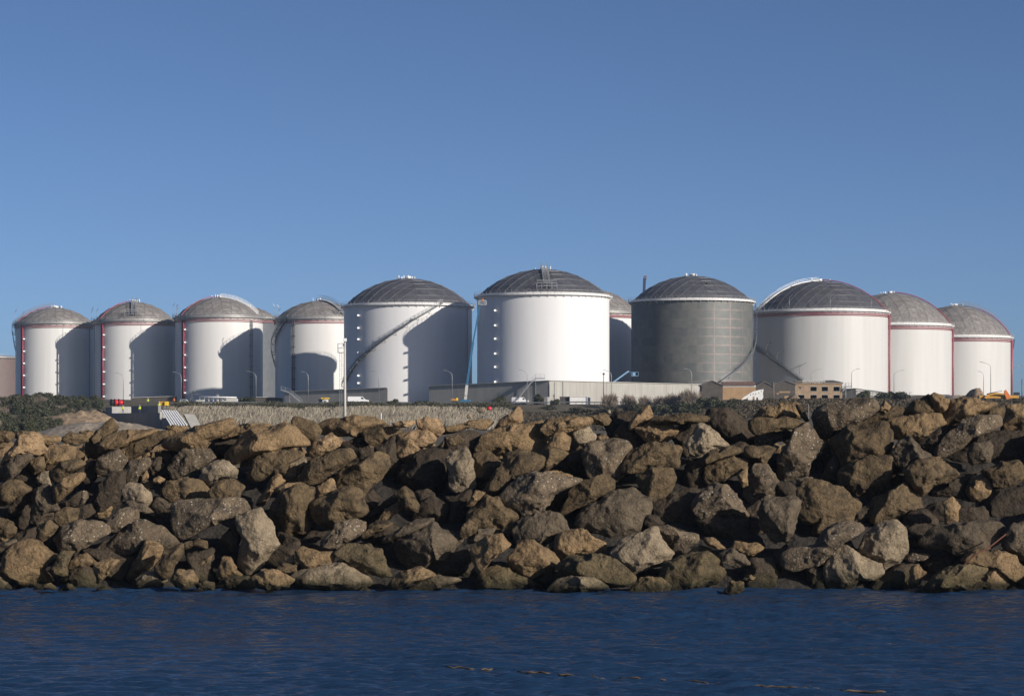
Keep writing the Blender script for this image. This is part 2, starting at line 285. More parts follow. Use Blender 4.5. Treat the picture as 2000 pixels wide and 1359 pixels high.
ROCKS = """
b 3,905 18,877 35,855 56,846 69,852 85,877 71,889 50,887 26,898 6,907
t -12,843 21,842 26,851 18,861 -9,864
n 26,846 44,842 59,846 56,854 35,857 25,854
t 69,851 97,851 118,854 115,862 94,868 79,868 74,859
n 118,858 141,843 159,849 168,861 147,866 124,864
t 153,843 177,842 191,849 180,859 165,857
s 6,907 29,893 56,886 60,893 44,909 18,939 6,933 4,918
n 54,909 68,896 85,892 87,907 79,924 65,927 56,920
t 84,877 100,870 144,876 140,883 138,898 112,909 88,922 82,912 85,898 79,889
n 97,921 118,905 144,898 165,907 132,924 121,942 106,939
p 72,933 82,921 97,921 105,936 103,948 82,949 72,942
t 103,951 124,939 144,927 160,927 159,939 141,954 129,965 112,980 106,968
n -9,957 12,941 29,940 57,957 35,971 12,983 -6,987
g 63,962 88,948 103,962 113,998 97,1012 71,1020 60,1015 63,992 59,974
d 32,1010 44,992 63,983 62,1012 47,1030 31,1027
n -9,1012 18,1018 32,1032 29,1045 12,1051 -9,1042
n -9,1042 18,1051 18,1061 -6,1064
g -9,1070 24,1052 35,1063 18,1077 -9,1086
t 6,1113 15,1086 38,1065 65,1064 110,1088 88,1101 77,1113 94,1130 68,1143 35,1149 12,1135
p -12,1124 12,1132 20,1149 -9,1155
n 109,1004 129,993 153,992 150,1015 138,1030 115,1033 107,1018
d 141,1018 153,992 174,987 180,1001 177,1021 159,1029
n 71,1033 94,1017 109,1030 100,1042 78,1060 72,1048
s 109,1051 127,1030 156,1020 188,1023 213,1040 188,1054 165,1074 147,1081 118,1070
t 187,1001 206,998 216,986 221,992 209,1010 194,1011
s 210,1024 224,1004 244,995 265,998 271,1015 250,1030 224,1040 210,1036
g 235,993 250,980 283,983 300,1008 274,1001 250,998
s 241,945 244,921 250,899 271,901 280,892 293,893 293,907 277,924 265,942 250,951
p 240,957 253,945 271,948 291,962 291,980 287,989 265,983 244,974
s 188,909 194,895 230,876 244,892 245,909 232,921 206,926 191,920
n 169,859 188,842 218,818 235,836 218,845 200,862 194,892 174,892 168,874
t 197,868 212,854 241,843 277,840 309,838 294,851 259,862 241,874 218,878 200,889
n 244,886 253,865 283,848 324,843 321,859 294,873 271,892 247,898
t 315,874 327,854 368,840 412,827 441,821 452,836 433,851 406,859 394,877 362,882 324,880
t 324,833 344,832 365,834 353,848 338,854 327,848
s 333,909 347,889 365,874 403,880 415,895 391,909 365,932 338,930
d 315,883 347,880 343,898 333,933 321,927 315,904
p 391,918 412,904 447,901 459,918 456,933 427,936 409,946 394,936
n 309,957 327,942 359,935 383,939 403,957 403,980 371,983 330,980 312,968
n 409,960 421,942 450,936 474,951 462,971 427,982 412,971
g 299,986 306,971 343,990 324,998 303,1008
t 274,930 285,920 289,933 277,940
t 300,936 309,930 319,936 312,945 300,943
n 272,948 285,937 300,943 285,958 275,957
s 344,986 383,980 441,977 480,977 491,995 471,1010 436,1017 403,1030 386,1039 368,1054 350,1039 346,1015
s 193,1071 218,1045 280,1015 303,1024 321,1030 347,1060 324,1072 271,1076 235,1082 203,1081
t 247,1124 265,1092 283,1060 312,1068 309,1086 288,1113 277,1117 253,1132
n 305,1104 321,1077 353,1063 356,1083 338,1101 333,1121 318,1128 306,1115
n 352,1064 380,1052 406,1056 405,1074 383,1067 356,1076
p 268,1142 283,1118 303,1115 322,1133 312,1145 294,1153 271,1151
t 337,1133 347,1115 374,1111 383,1136 365,1149 344,1146
t 384,1151 397,1136 418,1139 416,1151
t 428,1113 435,1089 450,1092 462,1118 479,1123 444,1132 425,1129
o 97,1110 118,1080 144,1079 131,1092 127,1107 129,1127 103,1127
t 127,1098 144,1089 165,1083 185,1098 165,1108 132,1111
t 188,1127 182,1098 212,1092 231,1096 212,1118 191,1138
o 185,1154 203,1143 228,1153
o 112,1154 132,1138 155,1154
t 63,1150 97,1138 110,1153
s 153,986 159,962 169,957 171,968 162,985
d 172,983 188,957 212,927 239,927 239,962 218,992 188,999
d 141,921 171,898 188,904 188,933 165,948
d 290,904 312,892 321,912 312,932 294,924
d 299,1015 338,992 349,1045 341,1064 318,1036
d 26,1045 68,1033 74,1060 71,1077 29,1067
d 144,1107 188,1110 190,1145 147,1149 118,1133
d 162,1077 194,1080 241,1083 268,1086 247,1110 230,1129 206,1120 188,1095
d 112,986 159,957 155,986 118,996
d 9,992 35,971 65,962 63,986 32,1010 15,1015
d 12,951 53,904 77,930 74,951 56,957
d 362,1086 412,1077 415,1113 424,1142 383,1139 374,1107
t 386,1102 397,1092 415,1083 412,1092 394,1105
n 571,827 574,814 591,818 618,827 624,839 618,859 603,858 580,843
t 622,833 644,818 691,815 727,818 747,827 718,839 694,851 659,851 630,845
t 547,827 559,821 570,832 553,834
b 605,880 618,859 644,848 662,862 659,871 635,884 609,894
n 711,842 738,830 765,833 787,843 771,859 747,864 733,872 715,865
b 765,826 788,823 810,821 809,829 794,833 771,835
b 812,821 833,817 859,820 863,839 853,851 830,845 815,833
b 777,851 794,845 827,840 855,857 841,876 824,873 812,892 803,901 783,895 780,868
t 447,880 468,859 497,839 547,832 568,836 588,859 606,871 571,872 547,883 512,887 485,895 462,904 449,892
t 444,843 477,829 518,829 528,834 488,841 456,854 438,857
t 865,836 897,829 918,821 947,820 960,826 941,841 918,834 888,845 865,847
n 868,854 891,849 905,859 885,871
n 479,927 494,901 524,883 565,886 588,895 560,904 556,923 527,929 500,942 482,940
p 555,905 568,895 588,895 598,907 583,927 574,941 556,929
n 582,942 606,901 641,882 677,880 688,896 665,912 641,931 618,942
n 659,933 674,912 709,898 735,884 750,892 757,912 738,936 715,959 665,956
d 780,927 812,895 844,880 874,882 877,912 871,962 841,975 812,965 786,945
p 874,898 888,886 909,882 922,901 926,945 916,963 888,957 876,939
t 510,968 527,939 541,927 560,939 529,962 518,984 500,984
t 532,957 553,946 590,940 565,955 538,964
n 529,995 553,968 585,943 618,945 615,977 606,998 595,1039 556,1050 541,1021
t 618,954 635,939 650,936 660,960 641,968 615,979
n 610,983 650,965 683,955 718,965 706,976 715,998 674,1018 653,1031 624,1022 612,1004
d 706,974 727,962 742,976 727,992 715,998
t 734,1023 753,995 783,977 786,995 765,1007 747,1023
n 768,968 788,951 803,962 817,986 812,997 786,998 783,977
d 706,1012 733,992 769,968 780,977 750,998 733,1024
d 810,1007 821,983 841,973 874,976 879,992 871,1011 841,1017 812,1017
p 459,1104 471,1054 463,1018 488,999 509,992 524,1018 544,1063 524,1092 509,1107 482,1118
g 428,1057 462,1021 474,1036 466,1063 453,1076 432,1063
s 629,1054 659,1024 688,1018 707,1024 707,1037 683,1057 656,1078 632,1075
d 593,1054 609,1039 637,1039 624,1055 603,1061
n 703,1042 730,1027 766,1021 753,1034 724,1046 712,1053 703,1051
g 749,1049 780,1030 812,1018 842,1015 838,1025 806,1040 777,1051 750,1060
g 778,1057 812,1033 841,1021 877,1036 912,1054 897,1074 871,1088 843,1092 833,1110 812,1107 788,1089
d 834,1113 846,1089 883,1083 912,1074 918,1092 897,1124 853,1125
t 573,1077 594,1070 618,1079 654,1077 644,1095 618,1107 594,1107 577,1095
b 555,1095 571,1086 577,1098 565,1104
n 538,1114 553,1101 577,1104 577,1116 547,1120
o 655,1083 683,1065 721,1067 752,1070 751,1098 761,1125 738,1123 712,1116 683,1101
p 573,1126 600,1110 635,1102 668,1102 703,1124 718,1138 694,1148 653,1152 606,1153 585,1141
t 484,1132 512,1115 544,1118 567,1130 559,1146 524,1152 497,1146
t 761,1143 783,1118 818,1110 848,1124 824,1135 794,1143 765,1149
p 796,1151 827,1136 859,1124 894,1127 902,1135 868,1145 841,1154 812,1154
d 418,1149 435,1132 479,1126 499,1146 459,1151
p 382,1141 400,1135 415,1138 414,1151 388,1152
o 697,1154 712,1145 725,1154
d 662,868 709,852 713,868 724,883 688,893 665,881
d 730,874 768,859 783,892 780,921 756,933 738,898
d 547,1039 577,1051 594,1060 625,1065 625,1078 571,1076 547,1064
b 968,835 980,818 1000,806 1009,793 1021,804 1024,821 1012,832 988,837
t 925,879 938,851 977,834 1024,832 1050,827 1060,848 1060,865 1047,882 1035,893 1006,884 965,887 932,884
t 1060,840 1074,821 1109,815 1148,817 1151,827 1130,837 1106,842 1094,848 1071,849
t 1064,876 1083,848 1100,842 1111,857 1107,876 1094,883
p 1111,854 1121,839 1147,836 1166,854 1153,867 1124,876 1111,868
t 1166,854 1180,849 1189,855 1180,863 1168,862
n 1150,812 1183,806 1193,818 1188,829 1159,828
d 1184,829 1203,806 1230,804 1245,809 1236,834 1212,852 1196,852
b 1234,821 1253,798 1268,790 1276,806 1271,821 1250,832 1233,838
t 1241,836 1274,823 1305,826 1320,843 1298,864 1274,868 1257,854
n 1269,819 1295,813 1342,809 1380,813 1377,824 1335,827 1311,830 1275,827
s 1140,904 1152,868 1191,862 1221,868 1227,882 1191,884 1180,899 1171,931 1150,934 1142,918
n 925,889 953,886 974,909 965,935 941,960 927,945
n 946,961 974,921 991,892 1021,883 1057,898 1054,914 1030,929 1000,940 977,964 959,970
n 1050,895 1065,880 1083,877 1110,887 1088,905 1065,919 1053,910
t 1055,923 1083,920 1120,927 1118,937 1094,935 1065,929
s 981,970 1018,939 1044,927 1077,927 1112,936 1132,945 1100,954 1077,969 1068,986 1053,1004 1030,1011 1015,992 988,982
n 1096,999 1112,962 1138,939 1177,930 1202,940 1198,963 1159,984 1127,990 1100,1007
g 1126,1024 1147,998 1183,974 1233,962 1266,983 1258,1010 1251,1037 1221,1047 1194,1056 1168,1048 1133,1037
t 911,987 929,958 948,962 941,972 924,987
n 920,999 947,971 974,973 994,989 1012,1010 988,1025 965,1031 929,1028 920,1013
n 898,1037 915,1015 930,1027 927,1040 909,1050 899,1045
g 914,1052 929,1033 965,1033 956,1049 938,1057 918,1061
g 1008,1036 1030,1012 1065,1001 1091,1007 1108,1040 1083,1055 1053,1063 1018,1060
t 926,1074 953,1054 977,1048 998,1068 974,1079 956,1099 938,1125 926,1113
t 992,1086 1009,1065 1041,1061 1074,1083 1083,1092 1085,1107 1062,1117 1035,1132 1012,1120 996,1101
t 1082,1064 1100,1045 1133,1036 1180,1060 1177,1075 1153,1087 1118,1090 1094,1095 1082,1078
o 1100,1110 1118,1089 1168,1085 1206,1100 1238,1124 1230,1140 1194,1147 1153,1133 1112,1126
p 1200,1078 1218,1060 1249,1041 1277,1031 1295,1057 1317,1081 1292,1097 1264,1108 1237,1119 1206,1095
o 934,1150 947,1118 971,1102 1006,1118 1055,1147 1035,1154 977,1155
p 1072,1155 1094,1133 1124,1126 1159,1130 1187,1148 1153,1155 1112,1160
t 1226,1156 1255,1131 1289,1129 1304,1143 1302,1157 1267,1159
d 1069,986 1094,948 1121,951 1099,983 1095,1005 1072,999
d 965,1040 1006,1015 1010,1036 1012,1060 977,1052
d 1056,1070 1083,1057 1086,1098 1065,1085
d 844,1120 897,1086 927,1074 925,1127 888,1126
d 1035,1135 1065,1113 1096,1124 1072,1146 1047,1146
d 1071,920 1112,889 1152,871 1146,907 1138,932 1112,926
d 1177,911 1194,886 1227,882 1236,909 1215,935 1180,929
d 865,970 897,968 918,961 913,992 900,1026 874,1023 879,986
d 1377,819 1391,803 1422,803 1447,813 1468,834 1477,859 1459,872 1428,869 1397,848 1379,832
p 1347,868 1366,834 1379,830 1400,847 1424,871 1391,880 1363,895 1348,887
t 1480,813 1496,794 1527,789 1555,787 1566,813 1552,818 1505,820 1482,818
n 1472,822 1484,816 1536,817 1571,825 1564,835 1521,841 1481,849 1472,838
n 1555,791 1567,794 1580,819 1575,826 1564,814
s 1480,850 1505,840 1549,830 1572,840 1564,851 1533,857 1505,872 1483,871
n 1220,921 1230,890 1252,871 1298,864 1323,874 1331,908 1317,916 1274,915 1243,922
n 1247,934 1274,915 1320,911 1324,933 1305,961 1274,979 1258,971
n 1380,915 1397,893 1437,893 1457,899 1457,918 1428,934 1388,945 1381,934
n 1365,900 1391,881 1422,874 1447,877 1440,888 1410,894 1394,901 1372,910
n 1452,884 1462,874 1499,873 1518,877 1505,891 1490,911 1478,897 1454,894
s 1458,958 1462,927 1474,911 1499,910 1525,939 1516,968 1499,978 1474,985 1460,974
t 1441,927 1459,918 1460,945 1450,950
s 1523,893 1533,868 1552,847 1576,834 1595,853 1611,868 1605,884 1583,904 1577,931 1552,937 1530,944 1524,915
g 1552,933 1590,932 1576,946 1558,950
s 1358,995 1372,967 1397,948 1419,951 1447,979 1461,1008 1428,1012 1403,1006 1372,1012
d 1366,1015 1403,1007 1459,1013 1454,1060 1413,1054 1382,1039
g 1489,1001 1499,976 1546,974 1560,986 1555,1020 1536,1054 1515,1059 1495,1039
d 1452,1032 1459,1001 1484,976 1493,995 1494,1038 1500,1057 1471,1064 1455,1054
s 1285,1033 1311,1030 1360,1047 1361,1057 1342,1067 1326,1081 1314,1070 1298,1049
t 1375,1051 1394,1050 1417,1070 1397,1071 1379,1061
o 1339,1083 1366,1064 1389,1072 1372,1083
t 1424,1073 1440,1059 1478,1062 1491,1071 1462,1089 1447,1080
g 1406,1082 1428,1072 1450,1081 1463,1102 1434,1105 1409,1101
o 1297,1125 1308,1100 1335,1092 1379,1084 1397,1096 1415,1118 1397,1139 1366,1152 1323,1153 1301,1146
t 1416,1154 1428,1135 1453,1135 1455,1150 1444,1159 1421,1159
t 1453,1131 1465,1122 1476,1128 1463,1137
d 1267,996 1298,970 1348,958 1368,970 1358,1002 1366,1027 1323,1027 1280,1027
d 1332,945 1348,896 1379,905 1382,944 1360,953
d 1305,851 1342,828 1366,832 1348,870 1342,891 1323,870
d 1514,1086 1539,1066 1543,1109 1553,1115 1521,1132
d 1467,1095 1505,1094 1522,1125 1516,1157 1459,1154 1459,1132
d 1580,1114 1614,1094 1624,1115 1627,1159 1583,1158
d 1607,891 1626,862 1657,853 1657,908 1626,928 1595,928
d 1181,890 1221,868 1224,896 1212,927 1184,927
d 1515,945 1539,942 1561,958 1561,976 1527,973
s 1598,813 1608,797 1633,790 1673,783 1701,784 1714,800 1692,817 1661,832 1630,851 1614,854 1601,838
t 1715,800 1729,783 1740,794 1735,801 1719,804
n 1681,823 1716,806 1747,795 1771,798 1766,810 1741,823 1716,823 1685,830
n 1632,863 1661,837 1698,827 1729,821 1748,853 1745,875 1729,894 1698,897 1667,913 1648,906 1638,884
n 1768,805 1794,779 1815,773 1828,800 1832,815 1797,817
t 1740,826 1766,813 1834,813 1844,831 1821,838 1797,866 1769,857 1747,854
t 1815,775 1828,769 1856,782 1846,798 1834,804 1824,792
t 1848,826 1845,800 1862,783 1902,779 1955,787 1933,801 1899,814 1871,828
n 1911,813 1942,796 1968,790 1964,807 1954,817
t 1960,826 1970,796 2007,790 2019,809 2001,837 1964,838
s 1836,885 1852,850 1880,827 1914,815 1951,817 1955,838 1933,845 1899,857 1874,882 1839,894
g 1743,885 1756,862 1778,855 1797,874 1822,897 1797,906 1766,913 1747,897
g 1895,885 1905,868 1933,864 1943,884 1933,900 1901,906
n 1644,927 1667,908 1698,897 1739,895 1739,927 1732,959 1698,974 1682,974 1667,953 1642,953
n 1774,919 1797,902 1834,897 1869,927 1840,947 1803,965 1787,946
n 1555,959 1580,942 1614,939 1645,957 1676,986 1655,1021 1630,1036 1583,1046 1602,1024 1577,1024 1561,1002
n 1694,1008 1716,979 1741,954 1772,949 1790,966 1804,999 1778,999 1753,1018 1716,1029 1697,1023
t 1848,1008 1845,982 1862,974 1875,989 1868,1027 1849,1024
d 1799,1008 1828,982 1849,979 1853,1024 1821,1033 1802,1026
t 1895,959 1902,933 1926,929 1943,945 1930,971 1914,984 1898,977
n 1922,922 1957,905 1988,903 2013,933 1976,950 1945,947 1942,934
d 1932,983 1948,957 1982,951 2013,951 2019,976 2013,1021 1964,1024 1926,1008
s 1539,1085 1549,1071 1593,1065 1617,1038 1645,1025 1682,1027 1690,1042 1661,1048 1636,1070 1630,1089 1605,1098 1580,1104 1568,1110 1546,1104
p 1678,1070 1685,1047 1716,1031 1747,1024 1767,1041 1770,1079 1753,1098 1729,1117 1710,1104 1698,1092 1682,1082
p 1620,1110 1636,1075 1661,1073 1685,1090 1716,1102 1730,1118 1713,1135 1679,1135 1670,1154 1648,1159 1623,1145
g 1805,1064 1824,1038 1871,1025 1945,1022 1954,1038 1946,1064 1933,1076 1880,1083 1855,1070 1834,1073
t 1885,1101 1908,1081 1945,1078 1982,1090 2001,1115 1992,1132 1976,1135 1945,1110 1911,1104
b 1872,1158 1911,1130 1942,1109 1968,1125 1979,1144 1951,1158
o 1801,1158 1828,1130 1858,1112 1892,1105 1934,1112 1912,1132 1877,1154 1840,1159
t 1777,1132 1784,1109 1794,1102 1808,1118 1797,1138 1781,1148
s 1762,1092 1784,1081 1816,1084 1810,1092 1778,1098
d 1698,1151 1713,1133 1756,1105 1786,1102 1780,1132 1776,1158 1716,1157
d 1576,1110 1617,1087 1625,1110 1627,1158 1580,1158
g 1963,1048 1982,1028 2016,1025 2016,1094 1982,1083 1963,1067
d 1808,1095 1865,1078 1887,1087 1866,1107 1828,1120 1808,1116
d 1962,1160 1982,1146 2019,1149 2019,1161
d 1808,965 1868,932 1903,926 1896,977 1874,984 1834,978
d 1840,897 1899,858 2007,840 2013,903 1957,906 1896,928 1871,928
d 1740,909 1772,911 1788,946 1803,965 1747,953
d 1796,866 1840,837 1847,863 1834,894 1815,891
d 1654,1027 1673,996 1713,979 1692,1005 1685,1029
d 1768,1033 1806,1025 1834,1031 1809,1058 1806,1083 1771,1083
d 1873,996 1923,988 1930,1008 1923,1024 1873,1027
d 1605,933 1630,890 1645,905 1644,933 1641,958 1624,949
d 1982,1135 2001,1122 2019,1122 2019,1146 1985,1145
"""
# ---------------------------------------------------------------- the breakwater's boulders
def rock_mat(name, base, dark, speck=0.0, bright=None):
    m = bpy.data.materials.new(name); m.use_nodes = True; N = m.node_tree.nodes; L = m.node_tree.links
    b = N['Principled BSDF']; b.inputs['Roughness'].default_value = .9; b.inputs['Specular IOR Level'].default_value = .25
    tc = N.new('ShaderNodeTexCoord'); oi = N.new('ShaderNodeObjectInfo')
    mul = N.new('ShaderNodeMath'); mul.operation = 'MULTIPLY'; mul.inputs[1].default_value = 50; L.new(oi.outputs['Random'], mul.inputs[0])
    ad = N.new('ShaderNodeVectorMath'); ad.operation = 'ADD'; L.new(tc.outputs['Object'], ad.inputs[0]); L.new(mul.outputs[0], ad.inputs[1]); P = ad.outputs[0]
    def noise(s, d=7, r=.6, v=P):
        n = N.new('ShaderNodeTexNoise'); n.inputs['Scale'].default_value = s; n.inputs['Detail'].default_value = d; n.inputs['Roughness'].default_value = r; L.new(v, n.inputs[0]); return n.outputs[0]
    def ramp(s, a, c, pa, pb):
        r = N.new('ShaderNodeValToRGB'); r.color_ramp.elements[0].position = pa; r.color_ramp.elements[1].position = pb
        r.color_ramp.elements[0].color = (*a, 1); r.color_ramp.elements[1].color = (*c, 1); L.new(s, r.inputs[0]); return r.outputs[0]
    def mix(f, a, c):
        x = N.new('ShaderNodeMix'); x.data_type = 'RGBA'; L.new(f, x.inputs[0]); L.new(a, x.inputs[6])
        if isinstance(c, tuple): x.inputs[7].default_value = (*c, 1)
        else: L.new(c, x.inputs[7])
        return x.outputs[2]
    c = ramp(noise(.9, 4), dark, base, .36, .58)
    c2 = ramp(noise(6, 8, .7), tuple(x * .72 for x in base), tuple(min(.8, x * 1.35) for x in (bright or base)), .35, .68)
    mask = ramp(noise(2.3, 6, .65), (0, 0, 0), (1, 1, 1), .38, .6)
    c = mix(mask, c, c2)
    g = ramp(noise(38, 3, .6), (.42, .42, .42), (1.4, 1.4, 1.4), .3, .7)
    mm = N.new('ShaderNodeMix'); mm.data_type = 'RGBA'; mm.blend_type = 'MULTIPLY'; mm.inputs[0].default_value = .8; L.new(c, mm.inputs[6]); L.new(g, mm.inputs[7]); c = mm.outputs[2]
    # cracks and bedding joints
    vc = N.new('ShaderNodeTexVoronoi'); vc.feature = 'DISTANCE_TO_EDGE'; vc.inputs['Scale'].default_value = .9; wn = N.new('ShaderNodeMix'); wn.data_type = 'RGBA'; wn.blend_type = 'LINEAR_LIGHT'; wn.inputs[0].default_value = .45
    nw = N.new('ShaderNodeTexNoise'); nw.inputs['Scale'].default_value = 2.2; nw.inputs['Detail'].default_value = 5; L.new(P, nw.inputs[0]); L.new(P, wn.inputs[6]); L.new(nw.outputs['Color'], wn.inputs[7]); L.new(wn.outputs[2], vc.inputs['Vector'])
    ck = ramp(vc.outputs['Distance'], (.35, .35, .35), (1, 1, 1), .0, .022); m2 = N.new('ShaderNodeMix'); m2.data_type = 'RGBA'; m2.blend_type = 'MULTIPLY'; m2.inputs[0].default_value = .85; L.new(c, m2.inputs[6]); L.new(ck, m2.inputs[7]); c = m2.outputs[2]
    if speck > 0:        # pale lichen and shell flecks
        v = N.new('ShaderNodeTexVoronoi'); v.inputs['Scale'].default_value = 6.5; L.new(P, v.inputs['Vector'])
        f1 = ramp(v.outputs['Distance'], (1, 1, 1), (0, 0, 0), .10, .28)
        f2 = ramp(noise(1.6, 3), (0, 0, 0), (1, 1, 1), .62 - speck * .3, .72 - speck * .2)
        ml = N.new('ShaderNodeMath'); ml.operation = 'MULTIPLY'; L.new(f1, ml.inputs[0]); L.new(f2, ml.inputs[1])
        c = mix(ml.outputs[0], c, (.50, .46, .38))
    # algae stain in the splash zone near the water
    ge = N.new('ShaderNodeNewGeometry'); sp = N.new('ShaderNodeSeparateXYZ'); L.new(ge.outputs['Position'], sp.inputs[0])
    mr = N.new('ShaderNodeMapRange'); mr.inputs['From Min'].default_value = .15; mr.inputs['From Max'].default_value = .75; mr.inputs['To Min'].default_value = .75; mr.inputs['To Max'].default_value = 0
    ns = N.new('ShaderNodeMath'); ns.operation = 'MULTIPLY_ADD'; L.new(noise(2.5), ns.inputs[0]); ns.inputs[1].default_value = -.9; L.new(sp.outputs[2], ns.inputs[2])
    a2 = N.new('ShaderNodeMath'); a2.operation = 'ADD'; a2.inputs[1].default_value = .45; L.new(ns.outputs[0], a2.inputs[0]); L.new(a2.outputs[0], mr.inputs[0])
    c = mix(mr.outputs[0], c, (.075, .062, .028))
    # wet, weed-darkened foot just above the water
    mw = N.new('ShaderNodeMapRange'); mw.inputs['From Min'].default_value = -.34; mw.inputs['From Max'].default_value = -.08; mw.inputs['To Min'].default_value = .85; mw.inputs['To Max'].default_value = 0
    L.new(ns.outputs[0], mw.inputs[0]); c = mix(mw.outputs[0], c, (.022, .02, .012))
    hs = N.new('ShaderNodeHueSaturation'); mr2 = N.new('ShaderNodeMapRange'); mr2.inputs['To Min'].default_value = .74; mr2.inputs['To Max'].default_value = 1.02
    L.new(oi.outputs['Random'], mr2.inputs[0]); L.new(mr2.outputs[0], hs.inputs['Value']); L.new(c, hs.inputs['Color']); L.new(hs.outputs[0], b.inputs['Base Color'])
    bp = N.new('ShaderNodeBump'); bp.inputs['Distance'].default_value = .12; bp.inputs['Strength'].default_value = 1; L.new(noise(5, 10, .68), bp.inputs['Height'])
    bp2 = N.new('ShaderNodeBump'); bp2.inputs['Distance'].default_value = .03; bp2.inputs['Strength'].default_value = .8
    v2 = N.new('ShaderNodeTexVoronoi'); v2.inputs['Scale'].default_value = 9; L.new(P, v2.inputs['Vector']); L.new(v2.outputs['Distance'], bp2.inputs['Height'])
    L.new(bp.outputs[0], bp2.inputs['Normal']); L.new(bp2.outputs[0], b.inputs['Normal'])
    return m
RM = {'b': rock_mat('rock_bright_tan', (.38, .255, .14), (.24, .16, .09)), 't': rock_mat('rock_tan', (.29, .195, .102), (.09, .066, .042)),
      'p': rock_mat('rock_pale', (.32, .25, .165), (.16, .125, .085), .35), 'n': rock_mat('rock_brown', (.162, .114, .062), (.044, .034, .024)),
      'g': rock_mat('rock_grey', (.14, .108, .072), (.055, .044, .033)), 's': rock_mat('rock_speckled', (.18, .135, .088), (.05, .041, .032), .8),
      'd': rock_mat('rock_dark_shade', (.075, .056, .038), (.034, .027, .02)), 'o': rock_mat('rock_olive', (.16, .12, .065), (.06, .048, .028))}  # dark stones; shade of the gaps is put into their tone

_ico = {}
def ico(n):
    if n in _ico: return _ico[n]
    import bmesh
    bm = bmesh.new(); bmesh.ops.create_icosphere(bm, subdivisions=n, radius=1)
    V = np.array([v.co[:] for v in bm.verts]); Q = np.array([[v.index for v in f.verts] for f in bm.faces]); bm.free()
    V /= np.linalg.norm(V, axis=1)[:, None]; _ico[n] = (V, Q); return _ico[n]
def fbm(P, octs, seed, g=.5):
    r = 0; a = 1.0; s = 1.0
    for k in range(octs): r = r + a * vnoise(P * s + k * 7.3, seed + k); a *= g; s *= 2.07
    return r
def rock_mesh(poly, depth, seed, sub):
    """poly: (n,2) outline in metres about the centre, x right, z up. depth: half thickness."""
    rs = np.random.RandomState(seed); U, Q = ico(sub); V = U.copy()
    # broken faces: flatten the unit ball with planes that mostly look out of the slope
    for k in range(rs.randint(7, 11)):
        al = rad(rs.uniform(10, 66)); be = rs.uniform(0, 2 * pi)
        n = np.array([sin(al) * cos(be), -cos(al), sin(al) * sin(be)]); d = max(rs.uniform(.56, .82), sin(al) * rs.uniform(.84, .96))
        e = V @ n - d; V = V - np.where(e > 0, e * .99, 0)[:, None] * n
    for k in range(5):
        n = rs.normal(size=3); n[1] = abs(n[1]) + .2; n /= np.linalg.norm(n); e = V @ n - .72; V = V - np.where(e > 0, e * .95, 0)[:, None] * n
    # outline
    th = np.arctan2(poly[:, 1], poly[:, 0]); m = len(poly); T = np.linspace(-pi, pi, 181); R = np.zeros(181)
    dx, dz = np.cos(T), np.sin(T)
    for i in range(m):
        p, q = poly[i], poly[(i + 1) % m]; ex, ez = q - p
        den = dx * ez - dz * ex; den = np.where(abs(den) < 1e-9, 1e-9, den)
        t = (p[0] * ez - p[1] * ex) / den; s_ = (p[0] * dz - p[1] * dx) / den
        R = np.where((t > 0) & (s_ >= -1e-6) & (s_ <= 1 + 1e-6), np.maximum(R, t), R)
    md = np.median(R[R > 0]); R = np.where(R <= 0, md, R)
    K = np.array([1, 2, 3, 2, 1.]) / 9; R = np.convolve(np.concatenate([R[-3:-1], R, R[1:3]]), K, 'valid')
    # radial gain so that the flattened ball still fills the outline
    a = np.arctan2(V[:, 2], V[:, 0]); rho = np.hypot(V[:, 0], V[:, 2]); Ra = np.interp(a, T, R)
    g = rho ** .92 * 1.04
    S = float(np.mean(R))
    P = np.stack([Ra * g * np.cos(a), V[:, 1] * depth, Ra * g * np.sin(a)], 1)
    nrm = U / np.array([max(.3, S), max(.3, depth), max(.3, S)]); nrm /= np.linalg.norm(nrm, axis=1)[:, None]
    q = P / 1.0
    big = fbm(q * 1.15 / max(.6, S) , 2, seed); rid = 1 - np.abs(fbm(q * 1.7, 3, seed + 11)); fine = fbm(q * 6.5, 4, seed + 23, .6)
    dsp = S * (.07 * big + .11 * (rid - .6)) + .032 * fine * rs.uniform(.7, 1.5)
    return P + nrm * dsp[:, None], Q

def slope_D(y): return 94.6 + (1153 - y) * 12.0 / 350
TONE = {'b': 'bright sandy', 't': 'tan', 'p': 'pale cream', 'n': 'brown', 'g': 'grey-brown', 's': 'white-speckled', 'd': 'dark shade-toned', 'o': 'olive-brown'}
COLS = [(60, 'at the far left end of the breakwater'), (125, 'under the leftmost white tank'), (190, 'under the leftmost tank\'s right edge'), (245, 'under the red cable reels'),
        (300, 'under the second white tank'), (365, 'under the white corrugated sheets'), (425, 'under the third white tank'), (480, 'under the dark round bush'), (535, 'under the narrow gap tank'),
        (605, 'under the fourth white tank'), (655, 'under the small yellow-roofed hut'), (705, 'under the tall floodlight mast'), (760, 'under the diagonal staircase'),
        (830, 'under the staircase tank\'s middle'), (900, 'under the staircase tank\'s right half'), (950, 'under the blue boom lift'), (1020, 'under the tallest white tank\'s left half'),
        (1090, 'under the concrete wall corner'), (1160, 'under the white shed'), (1230, 'under the half-hidden tank'), (1300, 'under the dark grey tank\'s left edge'), (1365, 'under the dark grey tank\'s middle'),
        (1420, 'under the dark gabled house'), (1490, 'under the white ruin'), (1555, 'under the roofless dark shed'), (1600, 'under the brick ruin\'s left half'), (1650, 'under the brick ruin\'s right half'),
        (1710, 'under the smaller green bush'), (1780, 'under the wide green bush'), (1860, 'under the second tank from right'), (1930, 'under the orange excavator'), (3000, 'at the far right end of the breakwater')]
def col_of(x):
    for a, t in COLS:
        if x < a: return t
